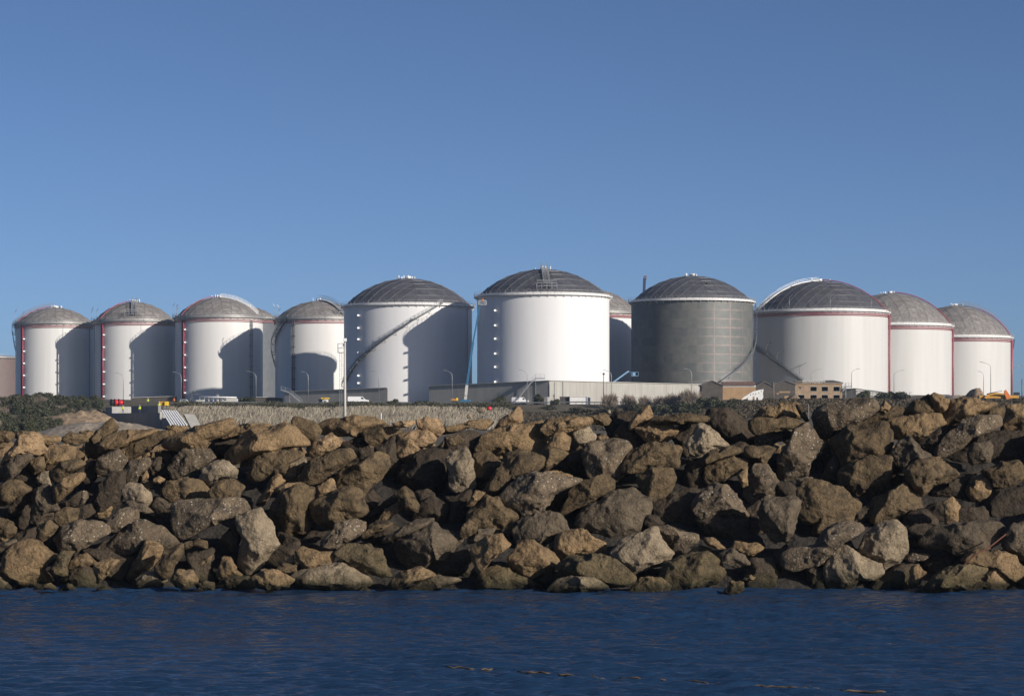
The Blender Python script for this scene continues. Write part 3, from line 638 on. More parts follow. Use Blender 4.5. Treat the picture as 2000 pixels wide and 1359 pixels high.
def row_of(x, y):
    yc = float(crest_y(x)); t = (y - yc) / (1153 - yc)
    return 'on the crest' if t < .14 else 'high up' if t < .34 else 'halfway up' if t < .58 else 'low down' if t < .84 else 'at the waterline'
def shape_of(w_, h_):
    s = 'huge' if max(w_, h_) > 125 else 'large' if max(w_, h_) > 85 else 'small' if max(w_, h_) < 42 else ''
    k = w_ / h_; f = 'upright' if k < .8 else 'long flat' if k > 2.1 else 'wide' if k > 1.45 else 'blocky'
    return (s + ' ' + f).strip()

rocks = []
for line in ROCKS.strip().split('\n'):
    a = line.split(); rocks.append((a[0], np.array([[float(v) for v in q.split(',')] for q in a[1:]]), 0.0))
# stones seen in the gaps between the traced ones
random.seed(4)
def inside(P, x, y):
    c = False; n = len(P)
    for i in range(n):
        (x1, y1), (x2, y2) = P[i], P[i - 1]
        if (y1 > y) != (y2 > y) and x < (x2 - x1) * (y - y1) / (y2 - y1) + x1: c = not c
    return c
G = np.zeros((96, 262), bool)          # 8 px cells from x=-40, y=770
for t_, P, _ in rocks:
    x0, y0 = P.min(0); x1, y1 = P.max(0)
    for j in range(max(0, int((y0 - 770) // 8)), min(95, int((y1 - 770) // 8) + 1)):
        for i in range(max(0, int((x0 + 40) // 8)), min(261, int((x1 + 40) // 8) + 1)):
            if inside(P, -36 + i * 8, 774 + j * 8): G[j, i] = True
cand = [(i, j) for j in range(96) for i in range(262)]; random.shuffle(cand); fill = 0
for i, j in cand:
    x, y = -36 + i * 8, 774 + j * 8
    if fill >= 22 or y > 1140 or y < crest_y(x) + 12 or G[j, i]: continue
    r = 1
    while r < 6 and not G[max(0, j - r):j + r + 1, max(0, i - r):i + r + 1].any(): r += 1
    rr = 8 * r + random.uniform(10, 20); a0 = random.uniform(0, 6.28); k = random.randint(6, 8); asp = random.uniform(.65, 1)
    P = np.array([[x + rr * cos(a0 + 2 * pi * q / k) * random.uniform(.8, 1.15), y + asp * rr * sin(a0 + 2 * pi * q / k) * random.uniform(.8, 1.15)] for q in range(k)])
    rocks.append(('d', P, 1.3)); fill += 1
    r2 = int(rr * .8 / 8); G[max(0, j - r2):j + r2 + 1, max(0, i - r2):i + r2 + 1] = True

made = []
for idx, (tone, P, back) in enumerate(rocks):
    c = (P.min(0) + P.max(0)) / 2; w_, h_ = P.max(0) - P.min(0)
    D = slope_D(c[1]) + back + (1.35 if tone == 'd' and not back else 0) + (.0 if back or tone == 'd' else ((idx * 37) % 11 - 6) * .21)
    s = D / F; half = max(.3, (w_ + h_) / 4 * s)
    poly = np.stack([(P[:, 0] - c[0]) * s, -(P[:, 1] - c[1]) * s], 1) * ((1.16 if tone == 'd' else 1.14) if not back else 1.3)
    ar = sum(poly[i][0] * poly[i - 1][1] - poly[i - 1][0] * poly[i][1] for i in range(len(poly)))
    depth = half * (1.22 + .12 * ((idx * 7) % 5 - 2) / 2)
    V, Q = rock_mesh(poly, depth, 100 + idx, 5 if max(w_, h_) > 70 else 4)
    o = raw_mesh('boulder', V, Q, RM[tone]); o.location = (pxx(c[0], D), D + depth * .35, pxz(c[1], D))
    made.append([o, tone, c, w_, h_])
# labels: tone and shape first, then the row and what stands above it
from collections import defaultdict
cell = defaultdict(list)
for r in made:
    lab = '%s %s boulder %s, %s' % (shape_of(r[3], r[4]), TONE[r[1]], row_of(*r[2]), col_of(r[2][0])); cell[lab].append(r)
for lab, rs_ in cell.items():
    if len(rs_) > 1:
        dxr = max(r[2][0] for r in rs_) - min(r[2][0] for r in rs_); dyr = max(r[2][1] for r in rs_) - min(r[2][1] for r in rs_)
        if dxr >= dyr: rs_.sort(key=lambda r: r[2][0]); nm = {2: ['left one', 'right one'], 3: ['left one', 'middle one', 'right one']}
        else: rs_.sort(key=lambda r: r[2][1]); nm = {2: ['upper one', 'lower one'], 3: ['upper one', 'middle one', 'lower one']}
        nm = nm.get(len(rs_), ['outer left one', 'inner left one', 'inner right one', 'outer right one', 'last one'])
    for k, r in enumerate(rs_):
        t_ = lab
        if len(rs_) > 1: t_ = t_.replace(' of the breakwater', '') + ', ' + nm[min(k, len(nm) - 1)]
        tag(r[0], t_, 'boulder', 'boulders of the breakwater')

# crushed stone lying behind the crest, too many to count
U_, Q_ = ico(1); rs = np.random.RandomState(77); n = 2600; X = rs.uniform(-32, 32, n); Y = rs.uniform(107.5, 128, n); s = rs.uniform(.18, .55, n) * rs.uniform(.6, 1.3, n)
Z = ground(X, Y) + s * .15 + np.clip(112 - Y, 0, 4) * .18; V = U_[None] * (1 + .28 * rs.normal(size=(n, len(U_), 1))) * s[:, None, None] * rs.uniform(.7, 1.2, (n, 1, 3)); V = V + np.stack([X, Y, Z], 1)[:, None, :]
Q = (Q_[None] + (np.arange(n) * len(U_))[:, None, None]).reshape(-1, 3)
tag(raw_mesh('rubble', V.reshape(-1, 3), Q, RM['t'], False), 'loose crushed stone lying behind the crest boulders', 'rubble', kind='stuff')

# the breakwater goes on past both edges of the view
rs = np.random.RandomState(55); VV = []; QQ = []; MI = []; off = 0
for sd in (-1, 1):
    for row in range(6):
        y = 1128 - row * 62; D = slope_D(y) + .35; x = sd * (D * 1000 / F + 1.7)
        while abs(x) < 48:
            r = rs.uniform(.75, 1.25); k = 8; P = np.array([[r * rs.uniform(.6, 1.4) * cos(2 * pi * q / k), r * rs.uniform(.5, 1.15) * sin(2 * pi * q / k)] for q in range(k)])
            V, Q = rock_mesh(P, r * 1.15, rs.randint(1, 9999), 3); VV.append(V + np.array([x, D + rs.uniform(-.7, .5), pxz(y, D) + rs.uniform(-.35, .35)])); QQ.append(Q + off); off += len(V); MI.append(np.full(len(Q), rs.choice([0, 1, 1, 2, 3]))); x += sd * r * rs.uniform(1.45, 1.8)
o = raw_mesh('armour_stones', np.concatenate(VV), np.concatenate(QQ), None); [o.data.materials.append(RM[k]) for k in 'tnsd']; o.data.polygons.foreach_set('material_index', np.concatenate(MI).astype(np.int32))
tag(o, 'mixed brown armour stones where the breakwater runs on past both sides', 'stones', kind='stuff')

# rusty bar lying across the boulders at the right
mb = MB(); mb.tube([px(1862, 1106, 96.0) + Vector((0, -1.3, 0)), px(1890, 1080, 96.6) + Vector((0, -1.5, 0)), px(1920, 1062, 97) + Vector((0, -1.6, .0)), px(1953, 1040, 97.4) + Vector((0, -1.2, .0))], .03, 6)
o = mb.build('iron_bar', mat('rust', (.10, .035, .02), .9, var=.3, vscale=6)); tag(o, 'thin rusty iron bar lying across the boulders at the right end', 'bar')

# floating rope line
rm = mat('rope', (.13, .085, .045), .9, var=.3, vscale=3); segs = [(868, 925, 1298, 1302), (940, 962, 1304, 1304), (1010, 1075, 1307, 1312), (1085, 1120, 1313, 1316), (1140, 1180, 1317, 1320), (1208, 1300, 1318, 1326), (1338, 1385, 1325, 1330), (1395, 1600, 1331, 1342), (1640, 1730, 1344, 1347)]
random.seed(3); rope = thing('floating_rope', 'brown rope floating in broken stretches on the blue water', 'rope', (5, 62, 0))
for x0, x1, y0, y1 in segs:
    pts = []; mb = MB(); k = max(3, int((x1 - x0) / 9))
    for q in range(k + 1):
        y = y0 + (y1 - y0) * q / k + random.uniform(-.8, .8); D = CZ * F / (y - HOR); pts.append((pxx(x0 + (x1 - x0) * q / k, D), D, -.035 + random.uniform(-.03, .02)))
    mb.tube(pts, [.012] + [random.uniform(.016, .032) for _ in range(k - 1)] + [.012], 6); mb.build('rope_section', rm, rope)
# ---------------------------------------------------------------- storage tanks
def ring(mb, C, r0, r1, z0, z1, n=128, smooth=False):       # annular band, box section
    vs = []
    for k in range(n):
        a = 2 * pi * k / n
        for r, z in ((r0, z0), (r1, z0), (r1, z1), (r0, z1)): vs.append((C.x + r * sin(a), C.y - r * cos(a), z))
    fs = []
    for k in range(n):
        a, b_ = k * 4, ((k + 1) % n) * 4
        for j in range(4): fs.append((a + j, b_ + j, b_ + (j + 1) % 4, a + (j + 1) % 4))
    mb.add(vs, fs, smooth); return mb
def cyl_shell(name, C, R, z0, z1, material, parent, n=160):
    vs = []; 
    for z in (z0, z1):
        for k in range(n): a = 2 * pi * k / n; vs.append((R * sin(a), -R * cos(a), z - z0))
    me = bpy.data.meshes.new(name)
    fs = [(k, (k + 1) % n, n + (k + 1) % n, n + k) for k in range(n)]
    me.from_pydata(vs, [], fs); me.polygons.foreach_set('use_smooth', [True] * n)
    uv = me.uv_layers.new(name='UVMap')
    d = []
    for k in range(n):
        u0, u1 = 2 * pi * R * k / n, 2 * pi * R * (k + 1) / n; H = z1 - z0
        d += [u0, 0, u1, 0, u1, H, u0, H]
    uv.data.foreach_set('uv', d); me.materials.append(material)
    o = bpy.data.objects.new(name, me); COL.objects.link(o); o.parent = parent; o.location = (0, 0, z0 - parent.location.z); return o

class Tank: pass
def tank(label, cx, rpx, D, y_rim, y_apex, y_base, shell, roof, batten, rim, rings=6, collar=None, collar_r=.2, group=None, rim_h=.75, rail=True):
    t = Tank(); t.cx, t.rpx, t.D = cx, rpx, D; t.R = rpx * D / F; t.C = Vector((pxx(cx, D), D, 0))
    t.zr = pxz(y_rim, D); t.za = pxz(y_apex, D); t.zb = pxz(y_base, D - t.R)
    t.root = thing('storage_tank', label, 'tank', (t.C.x, t.C.y, t.zb), group)
    R = t.R; C = t.C
    cyl_shell('shell', C, R, t.zb - 1.5, t.zr - .05, shell, t.root)
    mb = MB(); ring(mb, C, R + .003, R + .95, t.zr - .12, t.zr + .02); ring(mb, C, R - .25, R + .12, t.zr + .022, t.zr + rim_h); ring(mb, C, R + .953, R + 1.0, t.zr - .22, t.zr + .12)
    nb = int(2 * pi * R / 2.4)
    for k in range(nb):        # gallery brackets under the walkway
        a = 2 * pi * (k + .5) / nb; s_, c_ = sin(a), cos(a)
        mb.beam((C.x + (R + .01) * s_, C.y - (R + .01) * c_, t.zr - 1.0), (C.x + (R + .9) * s_, C.y - (R + .9) * c_, t.zr - .17), .09)
    mb.build('rim_walkway', rim, t.root)
    if rail:
        mb = MB(); nb = int(2 * pi * R / 1.9)
        for k in range(nb):
            a = 2 * pi * k / nb; mb.beam((C.x + (R + .97) * sin(a), C.y - (R + .97) * cos(a), t.zr + .12), (C.x + (R + .97) * sin(a), C.y - (R + .97) * cos(a), t.zr + 1.25), .075)
        for z in (.62, 1.22):
            ring(mb, C, R + .945, R + .995, t.zr + z, t.zr + z + .055, 96)
        mb.build('railing', M['galv'] if rim is not M['rim_white'] else M['rim_grey'], t.root)
    # geodesic roof
    a = R - .27; z0 = t.zr + .35; hh = t.za - z0; Rs = (a * a + hh * hh) / (2 * hh); tm_ = asin(min(1, a / Rs)); t.a, t.z0, t.Rs, t.tm = a, z0, Rs, tm_
    V = [(0, 0)]; idx = {(0, 0): 0}; 
    for k in range(1, rings + 1):
        for j in range(6 * k): idx[(k, j)] = len(V); V.append((k / rings, 2 * pi * j / (6 * k) + .21))
    pts = [dome_pt(t, q, f, 0) for q, f in V]
    fs = []; ed = set()
    for k in range(1, rings + 1):
        for s in range(6):
            for j in range(k):
                o0 = idx[(k, (s * k + j) % (6 * k))]; o1 = idx[(k, (s * k + j + 1) % (6 * k))]
                i0 = idx[(k - 1, (s * (k - 1) + j) % max(1, 6 * (k - 1)))] if k > 1 else 0
                fs.append((i0, o0, o1)); 
                for p, q in ((i0, o0), (o0, o1), (i0, o1)): ed.add((min(p, q), max(p, q)))
                if j < k - 1:
                    i1 = idx[(k - 1, (s * (k - 1) + j + 1) % (6 * (k - 1)))]; fs.append((i0, o1, i1)); ed.add((min(i0, i1), max(i0, i1)))
    mb = MB()
    for f in fs: mb.add([pts[i] for i in f], [(0, 1, 2)])       # separate facets, each sheet its own tone
    mb.build('roof', roof, t.root)
    mb = MB()
    for p, q in sorted(ed): mb.beam(pts[p] + Vector((0, 0, .02)), pts[q] + Vector((0, 0, .02)), .075, .06)
    for i, p in enumerate(pts):
        if V[i][0] < .99: mb.box((p.x, p.y, p.z + .1), (.24, .24, .12))
    mb.build('roof_batten', batten, t.root)
    # roof edge flashing
    mb = MB(); ring(mb, C, a - .5, a + .12, t.z0 - .1, t.z0 + .06, 96); mb.build('roof_edge', M['galv_dark'], t.root)
    if collar:
        mb = MB()
        for dz in (-.95, -1.5):
            n = 96; mb.tube([(C.x + (R + .35) * sin(2 * pi * k / n), C.y - (R + .35) * cos(2 * pi * k / n), t.zr + dz) for k in range(n + 1)], collar_r, 5, False)
        mb.build('ring_pipe', collar, t.root)
    # vents and posts on the crown
    mb = MB(); random.seed(int(cx)); ap = dome_pt(t, 0, 0, 0)
    mb.tube([ap, ap + Vector((0, 0, .7))], .9, 12)
    for k in range(7):
        p = dome_pt(t, random.uniform(.05, .17), random.uniform(0, 6.28), 0); mb.tube([p, p + Vector((0, 0, random.uniform(.5, 1.1)))], random.uniform(.1, .22), 6)
    mb.build('roof_vent', M['white_metal'], t.root)
    return t
def dome_pt(t, q, f, up):
    th = q * t.tm; r = t.Rs + up
    return Vector((t.C.x + r * sin(th) * sin(f), t.C.y - r * sin(th) * cos(f), t.z0 - t.Rs * cos(t.tm) + r * cos(th)))
def wall_pt(t, f, z, out=0): return Vector((t.C.x + (t.R + out) * sin(f), t.C.y - (t.R + out) * cos(f), z))
def phi(t, x): return asin(max(-1, min(1, (x - t.cx) / t.rpx)))
def riser(t, x, m, r=.28, name='riser_pipe', top=-.9, double=True, flanges=True):
    f = phi(t, x); mb = MB()
    for df in ((0, .75 / t.R) if double else (0,)):
        mb.tube([wall_pt(t, f + df, t.zb - 1, .45), wall_pt(t, f + df, t.zr + top, .45)], r, 8)
    if flanges:
        z = t.zb + 1.5
        while z < t.zr - 2: mb.box(wall_pt(t, f + .37 / t.R, z, .3), (1.3, .5, .3), f); z += 3.6
    mb.build(name, m, t.root)
def brackets(t, x, ys, w_=.42, name='bracket'):
    f = phi(t, x)
    for y in ys:
        z = pxz(y, t.D - t.R * cos(f)); mb = MB(); p = wall_pt(t, f, z, .55)
        mb.box(p, (w_, .9, w_), f); q = wall_pt(t, f - .9 / t.R, z - .3, .25); mb.beam(q, wall_pt(t, f - .3 / t.R, z - .1, .4), .1)
        mb.build(name, M['white_metal'], t.root)
def roof_pipe(t, f, m, r=.16, up=.35, q0=.02, name='roof_pipe'):
    mb = MB(); mb.tube([dome_pt(t, q0 + (1.02 - q0) * k / 24, f, up) for k in range(25)], r, 6); mb.build(name, m, t.root)
def roof_stair(t, f, m, q0=.03, q1=1.0, wid=1.3, h=1.3, scaffold=False, name='roof_stair', lift=.35, pr=.05):
    mb = MB(); HR = [MB(), MB()]; n = 30; side = Vector((cos(f), sin(f), 0)) * (wid / 2)
    P = [dome_pt(t, q0 + (q1 - q0) * k / n, f, lift) for k in range(n + 1)]
    for s in (-1, 1):
        hr = HR[s > 0]
        for k in range(n): mb.beam(P[k] + side * s, P[k + 1] + side * s, .1, .3)
        for k in range(n + 1):
            q = P[k] + side * s; hr.beam(q, q + Vector((0, 0, h)), pr)
            if k < n:
                for z in (h * .5, h): hr.beam(P[k] + side * s + Vector((0, 0, z)), P[k + 1] + side * s + Vector((0, 0, z)), pr)
    for k in range(n * 2):
        p = P[k // 2].lerp(P[min(n, k // 2 + 1)], (k % 2) / 2); mb.box((p.x, p.y, p.z + .1), (wid, .35, .06), f)
    o = mb.build(name, m, t.root)
    for hr in HR: hr.build('handrail', m, o)
    if scaffold:
        sc_ = MB(); b0 = dome_pt(t, .93, f, .2)
        for i in range(-2, 3):
            for j in range(3):
                p = b0 + Vector((cos(f) * i * 1.5, sin(f) * i * 1.5, 0)) + Vector((sin(f), -cos(f), 0)) * (j * 1.0 - .8); top = 2.6 - abs(i) * .4
                sc_.beam(p, p + Vector((0, 0, top)), .08)
        for z in (.9, 1.8, 2.5):
            for j in range(3):
                o_ = Vector((sin(f), -cos(f), 0)) * (j * 1.0 - .8) + Vector((0, 0, z)); sc_.beam(b0 + Vector((cos(f), sin(f), 0)) * -3 + o_, b0 + Vector((cos(f), sin(f), 0)) * 3 + o_, .07)
        sc_.beam(b0 + Vector((cos(f), sin(f), 0)) * -3 + Vector((0, 0, 0)), b0 + Vector((cos(f), sin(f), 0)) * 0 + Vector((0, 0, 2.6)), .08)
        sc_.build('scaffold', m, t.root)
def helix(t, pts, m, rm_, w_=1.1, name='spiral_stair'):
    """pts: (azimuth, height) pairs; a stair hung on the shell."""
    fs = [p[0] for p in pts]; L_ = [0]
    for i in range(1, len(pts)): L_.append(L_[-1] + math.hypot((pts[i][0] - pts[i - 1][0]) * t.R, pts[i][1] - pts[i - 1][1]))
    n = max(12, int(L_[-1] / .45)); mb = MB(); hr = MB(); h2 = MB(); prev = None
    for k in range(n + 1):
        s = L_[-1] * k / n; f = float(np.interp(s, L_, fs)); z = float(np.interp(s, L_, [p[1] for p in pts]))
        a, b_ = wall_pt(t, f, z, .18), wall_pt(t, f, z, .18 + w_)
        mb.box(a.lerp(b_, .5) + Vector((0, 0, .1)), (.42, w_, .05), f)
        if prev:
            mb.beam(prev[0], a, .07, .38); mb.beam(prev[1], b_, .07, .38)
            for zz in (.6, 1.15): hr.beam(prev[1] + Vector((0, 0, zz)), b_ + Vector((0, 0, zz)), .055); h2.beam(prev[0] + Vector((0, 0, zz)), a + Vector((0, 0, zz)), .05)
        if k % 3 == 0: hr.beam(b_, b_ + Vector((0, 0, 1.15)), .06); h2.beam(a, a + Vector((0, 0, 1.15)), .05)
        if k % 9 == 0: mb.beam(wall_pt(t, f, z - 1.1, 0), b_, .1); mb.beam(wall_pt(t, f, z - .15, 0), b_ - Vector((0, 0, .1)), .1)
        prev = (a, b_)
    # landings
    for i in range(1, len(pts) - 1):
        mb.box(wall_pt(t, pts[i][0], pts[i][1] + .12, .18 + w_ / 2), (1.6, w_ + .1, .08), pts[i][0])
    o = mb.build(name, m, t.root); hr.build('handrail', rm_, o); h2.build('handrail', rm_, o); return o
def rim_lamps(t, fs, m=None, name='rim_lamp', h=4.2, skew=1.0):
    for f in fs:
        mb = MB(); p = wall_pt(t, f, t.zr + .1, .9); mb.tube([p, p + Vector((0, 0, h))], .06, 6); q = p + Vector((0, 0, h)); mb.beam(q, q + Vector((1.1 * skew, -.3, .9)), .16, .12)
        mb.build(name, m or M['galv'], t.root)
W, CR, RD, RMD = M['shell_white'], M['shell_cream'], M['roof_dark'], M['roof_mid']
BT, BD = M['batten'], M['batten_dull']
G1 = 'storage tanks in a row on the terrace'
def zpts(t, L_):       # photo points on the shell -> azimuth, height
    out = []
    for e in L_:
        f = rad(e[2]) if len(e) > 2 else phi(t, e[0]); out.append((f, pxz(e[1], t.D - t.R * cos(f))))
    return out

t1 = tank('leftmost white storage tank with grey dome, red riser pipe and shadow on its right half', 107.5, 75.8, 883.4, 634, 601, 782, M['shell_left'], RMD, BD, M['rim_grey'], 5, M['pink_pipe'], .12, G1)
riser(t1, 55, M['red_pipe'], .25); brackets(t1, 60.5, [662, 686, 709.5, 733, 756.5])
roof_pipe(t1, rad(-62), M['red_pipe'], .12); roof_stair(t1, rad(-82), M['galv'], .03, 1.0)
helix(t1, zpts(t1, [(0, 637, -70), (0, 655, -90), (0, 690, -104), (0, 712, -116)]), M['galv_dark'], M['galv_dark'])
rim_lamps(t1, [rad(-60), rad(-118), rad(70)], skew=.6)
riser(t1, 178, M['galv_dark'], .12, 'drain_pipe', double=False, flanges=False)

t2 = tank('second white storage tank from the left, scaffolded stair up the front of its dome', 262.8, 78.8, 865.4, 629, 590, 790, M['shell_left'], RMD, BD, M['rim_grey'], 5, M['pink_pipe'], .12, G1)
riser(t2, 210, M['red_pipe'], .25); brackets(t2, 215, [654, 678, 702, 726, 750, 774])
roof_pipe(t2, rad(-48), M['red_pipe'], .14); roof_stair(t2, rad(7), M['galv'], .03, .9, 1.6, 1.5, True)
riser(t2, 193, M['galv'], .14, 'drain_pipe', double=False, flanges=False); rim_lamps(t2, [rad(-70), rad(-110), rad(85)], skew=.6)

t3 = tank('third white storage tank from the left, white stair on the right of its dome', 428, 85, 845.2, 622, 581, 784, M['shell_left'], RMD, BD, M['rim_grey'], 5, M['pink_pipe'], .12, G1)
riser(t3, 366, M['red_pipe'], .25); brackets(t3, 371.5, [643.5, 668.5, 693, 717.5, 742.5, 767])
roof_pipe(t3, rad(-52), M['red_pipe'], .14); roof_stair(t3, rad(78), M['white_metal'], .03, .92, 1.3, 1.2, False, lift=.15, pr=.07)
riser(t3, 494, M['galv'], .16, 'drain_pipe'); riser(t3, 345, M['galv'], .14, 'drain_pipe', double=False, flanges=False)
rim_lamps(t3, [rad(-75), rad(-105)], skew=.6)

t3b = tank('storage tank coloured shade grey, mostly hidden in the gap behind the third white tank', 482, 58, 874, 623, 599, 784, M['shell_shade_grey'], RMD, BD, M['rim_grey'], 5, M['pink_pipe'], .12, G1)
rim_lamps(t3b, [rad(65), rad(88)], skew=-.6)
helix(t3b, zpts(t3b, [(0, 632, 75), (0, 650, 95)]), M['galv_dark'], M['galv_dark'])

t4 = tank('fourth white storage tank from the left with a domed shadow cast across it', 623, 85, 822, 625, 588, 790, M['shell_left'], RMD, BD, M['rim_grey'], 5, M['pink_pipe'], .12, G1)
riser(t4, 579, M['galv_dark'], .2, 'drain_pipe'); roof_stair(t4, rad(42), M['galv'], .03, .95, 1.5, 1.5, True)
helix(t4, zpts(t4, [(567, 625, -41), (0, 653, -64), (0, 674, -82), (0, 694, -97), (0, 722, -112)]), M['galv_dark'], M['galv_dark'], 1.3)
rim_lamps(t4, [rad(-55), rad(15)], h=2.5, skew=.6)

t5 = tank('large white storage tank with a long diagonal stair across its half-shadowed side', 797, 125, 760, 600, 544, 786, W, RD, BT, M['rim_white'], 6, None, .2, G1, .6)
brackets(t5, 707, [616, 640.5, 662.5, 688.5, 733.5, 748], .55)
helix(t5, zpts(t5, [(677, 754), (710, 702), (730, 685), (762, 660), (790, 641), (814, 624), (864, 592)]), M['galv_dark'], M['galv'])
riser(t5, 911, M['galv_dark'], .1, 'drain_pipe', double=False, flanges=False)

t6 = tank('tallest and brightest white storage tank with a stair up the middle of its dark dome', 1061, 129, 731.6, 581, 526, 786, W, RD, BT, M['rim_white'], 6, None, .2, G1, .6)
brackets(t6, 969, [606.5, 635.5, 661.5, 690.5, 716.5, 745.5], .55)
roof_stair(t6, rad(2.5), M['galv'], .02, .9, 1.8, 1.5, True)

t7 = tank('white storage tank half hidden between the tallest tank and the dark grey one', 1158, 90, 838, 614, 566, 786, W, RMD, BD, M['rim_grey'], 6, M['pink_pipe'], .18, G1)

# bare steel tank: plates with lines of primer along their seams
gm = bpy.data.materials.new('primed_steel'); gm.use_nodes = True; N = gm.node_tree.nodes; L = gm.node_tree.links; b = N['Principled BSDF']; b.inputs['Roughness'].default_value = .55; b.inputs['Metallic'].default_value = .15
uvn = N.new('ShaderNodeUVMap'); bt = N.new('ShaderNodeTexBrick'); bt.offset = .0; bt.inputs['Scale'].default_value = 1; bt.inputs['Brick Width'].default_value = 5.9; bt.inputs['Row Height'].default_value = 2.85
bt.inputs['Mortar Size'].default_value = .28; bt.inputs['Mortar Smooth'].default_value = .5; bt.inputs['Color1'].default_value = (.12, .13, .122, 1); bt.inputs['Color2'].default_value = (.142, .147, .136, 1); bt.inputs['Mortar'].default_value = (.24, .195, .18, 1)
wv = N.new('ShaderNodeTexNoise'); wv.inputs['Scale'].default_value = .5; wv.inputs['Detail'].default_value = 5; L.new(uvn.outputs[0], wv.inputs[0]); wm2 = N.new('ShaderNodeMix'); wm2.data_type = 'RGBA'; wm2.blend_type = 'LINEAR_LIGHT'; wm2.inputs[0].default_value = .16; L.new(uvn.outputs[0], wm2.inputs[6]); L.new(wv.outputs['Color'], wm2.inputs[7]); L.new(wm2.outputs[2], bt.inputs['Vector'])
b2 = N.new('ShaderNodeTexBrick'); b2.offset = .35; b2.inputs['Scale'].default_value = 1; b2.inputs['Brick Width'].default_value = 3.1; b2.inputs['Row Height'].default_value = 2.85; b2.inputs['Mortar Size'].default_value = .03; b2.inputs['Color1'].default_value = (.10, .106, .103, 1); b2.inputs['Color2'].default_value = (.142, .142, .13, 1); b2.inputs['Mortar'].default_value = (.13, .12, .11, 1)
L.new(uvn.outputs[0], b2.inputs['Vector'])
nz = N.new('ShaderNodeTexNoise'); nz.inputs['Scale'].default_value = .12; nz.inputs['Detail'].default_value = 3; L.new(uvn.outputs[0], nz.inputs[0])
su = N.new('ShaderNodeSeparateXYZ'); L.new(uvn.outputs[0], su.inputs[0])
R8 = 118.5 * 793 / F; uc = R8 * asin((1412 - 1351.5) / 118.5)       # the primed bays stand right of the middle
d1 = N.new('ShaderNodeMath'); d1.operation = 'SUBTRACT'; L.new(su.outputs[0], d1.inputs[0]); d1.inputs[1].default_value = uc
d2 = N.new('ShaderNodeMath'); d2.operation = 'ABSOLUTE'; L.new(d1.outputs[0], d2.inputs[0])
d3 = N.new('ShaderNodeMapRange'); d3.inputs['From Min'].default_value = 5.5; d3.inputs['From Max'].default_value = 11; d3.inputs['To Min'].default_value = 1; d3.inputs['To Max'].default_value = 0.05; L.new(d2.outputs[0], d3.inputs[0])
nr = N.new('ShaderNodeMapRange'); nr.inputs['From Min'].default_value = .35; nr.inputs['From Max'].default_value = .6; nr.inputs['To Min'].default_value = .45; L.new(nz.outputs[0], nr.inputs[0])
mm = N.new('ShaderNodeMath'); mm.operation = 'MULTIPLY'; L.new(d3.outputs[0], mm.inputs[0]); L.new(nr.outputs[0], mm.inputs[1])
mx = N.new('ShaderNodeMix'); mx.data_type = 'RGBA'; L.new(mm.outputs[0], mx.inputs[0]); L.new(b2.outputs[0], mx.inputs[6]); L.new(bt.outputs[0], mx.inputs[7])
n3 = N.new('ShaderNodeTexNoise'); n3.inputs['Scale'].default_value = .6; n3.inputs['Detail'].default_value = 6; L.new(uvn.outputs[0], n3.inputs[0]); r3 = N.new('ShaderNodeMapRange'); r3.inputs['To Min'].default_value = .72; r3.inputs['To Max'].default_value = 1.28; L.new(n3.outputs[0], r3.inputs[0])
hs = N.new('ShaderNodeHueSaturation'); L.new(r3.outputs[0], hs.inputs['Value']); L.new(mx.outputs[2], hs.inputs['Color']); L.new(hs.outputs[0], b.inputs['Base Color'])
t8 = tank('dark grey unpainted storage tank with pinkish primer seams and a spiral stair at right', 1351.5, 118.5, 793, 591, 539, 786, gm, RD, BT, M['rim_white'], 6, None, .2, G1, .55)
helix(t8, zpts(t8, [(1396, 745), (1430, 719), (1460, 688), (0, 655, 83), (0, 607, 90), (0, 592, 97)]), M['galv_dark'], M['galv'])
mb = MB(); p = dome_pt(t8, .62, rad(20), .05); mb.box(p + Vector((0, 0, .1)), (1.4, 1.0, .3), rad(20)); mb.build('roof_hatch', M['black'], t8.root)

t9 = tank('big cream white tank with dark dome, red pipes and a white stair over its dome', 1601, 132, 820, 612, 549, 784, CR, RD, BD, M['rim_white'], 7, M['red_pipe'], .13, G1)
riser(t9, 1730, M['red_pipe'], .32, top=-.9); roof_pipe(t9, rad(68), M['red_pipe'], .2); roof_stair(t9, rad(-72), M['white_metal'], .03, 1.0, 1.4, 1.1, lift=.1, pr=.045)
helix(t9, zpts(t9, [(0, 655, -98), (1470, 674, -83), (1492, 692), (1520, 717), (1556, 746)]), M['galv_dark'], M['galv'])
rim_lamps(t9, [rad(-58), rad(-32), rad(1), rad(38), rad(62)]); 
for x, y in ((1494, 690), (1512, 705), (1549, 732)):
    f = phi(t9, x); z = pxz(y, t9.D - t9.R * cos(f)); mb = MB(); p = wall_pt(t9, f, z, 1.3); mb.tube([p, p + Vector((0, 0, 2.6))], .06); mb.beam(p + Vector((0, 0, 2.6)), p + Vector((2.2, -.2, 4.0)), .2, .15); mb.build('stair_lamp', M['galv_dark'], t9.root)
t10 = tank('cream white tank with a red riser pipe, second from the right end', 1739, 118, 862, 638, 573, 786, CR, RMD, BD, M['rim_white'], 7, M['red_pipe'], .13, G1)
riser(t10, 1854, M['red_pipe'], .32); roof_pipe(t10, rad(72), M['red_pipe'], .2); rim_lamps(t10, [rad(15)], h=3)
t11 = tank('rightmost cream white tank with a red riser pipe and stair on its edge', 1866, 107, 910, 661, 597, 786, CR, RMD, BD, M['rim_white'], 7, M['red_pipe'], .13, G1)
riser(t11, 1966, M['red_pipe'], .32); roof_pipe(t11, rad(72), M['red_pipe'], .2); roof_stair(t11, rad(76), M['galv'], .03, 1.0, 1.4, 1.4)
helix(t11, zpts(t11, [(0, 664, 83), (0, 690, 97), (0, 715, 106)]), M['galv_dark'], M['galv_dark'])
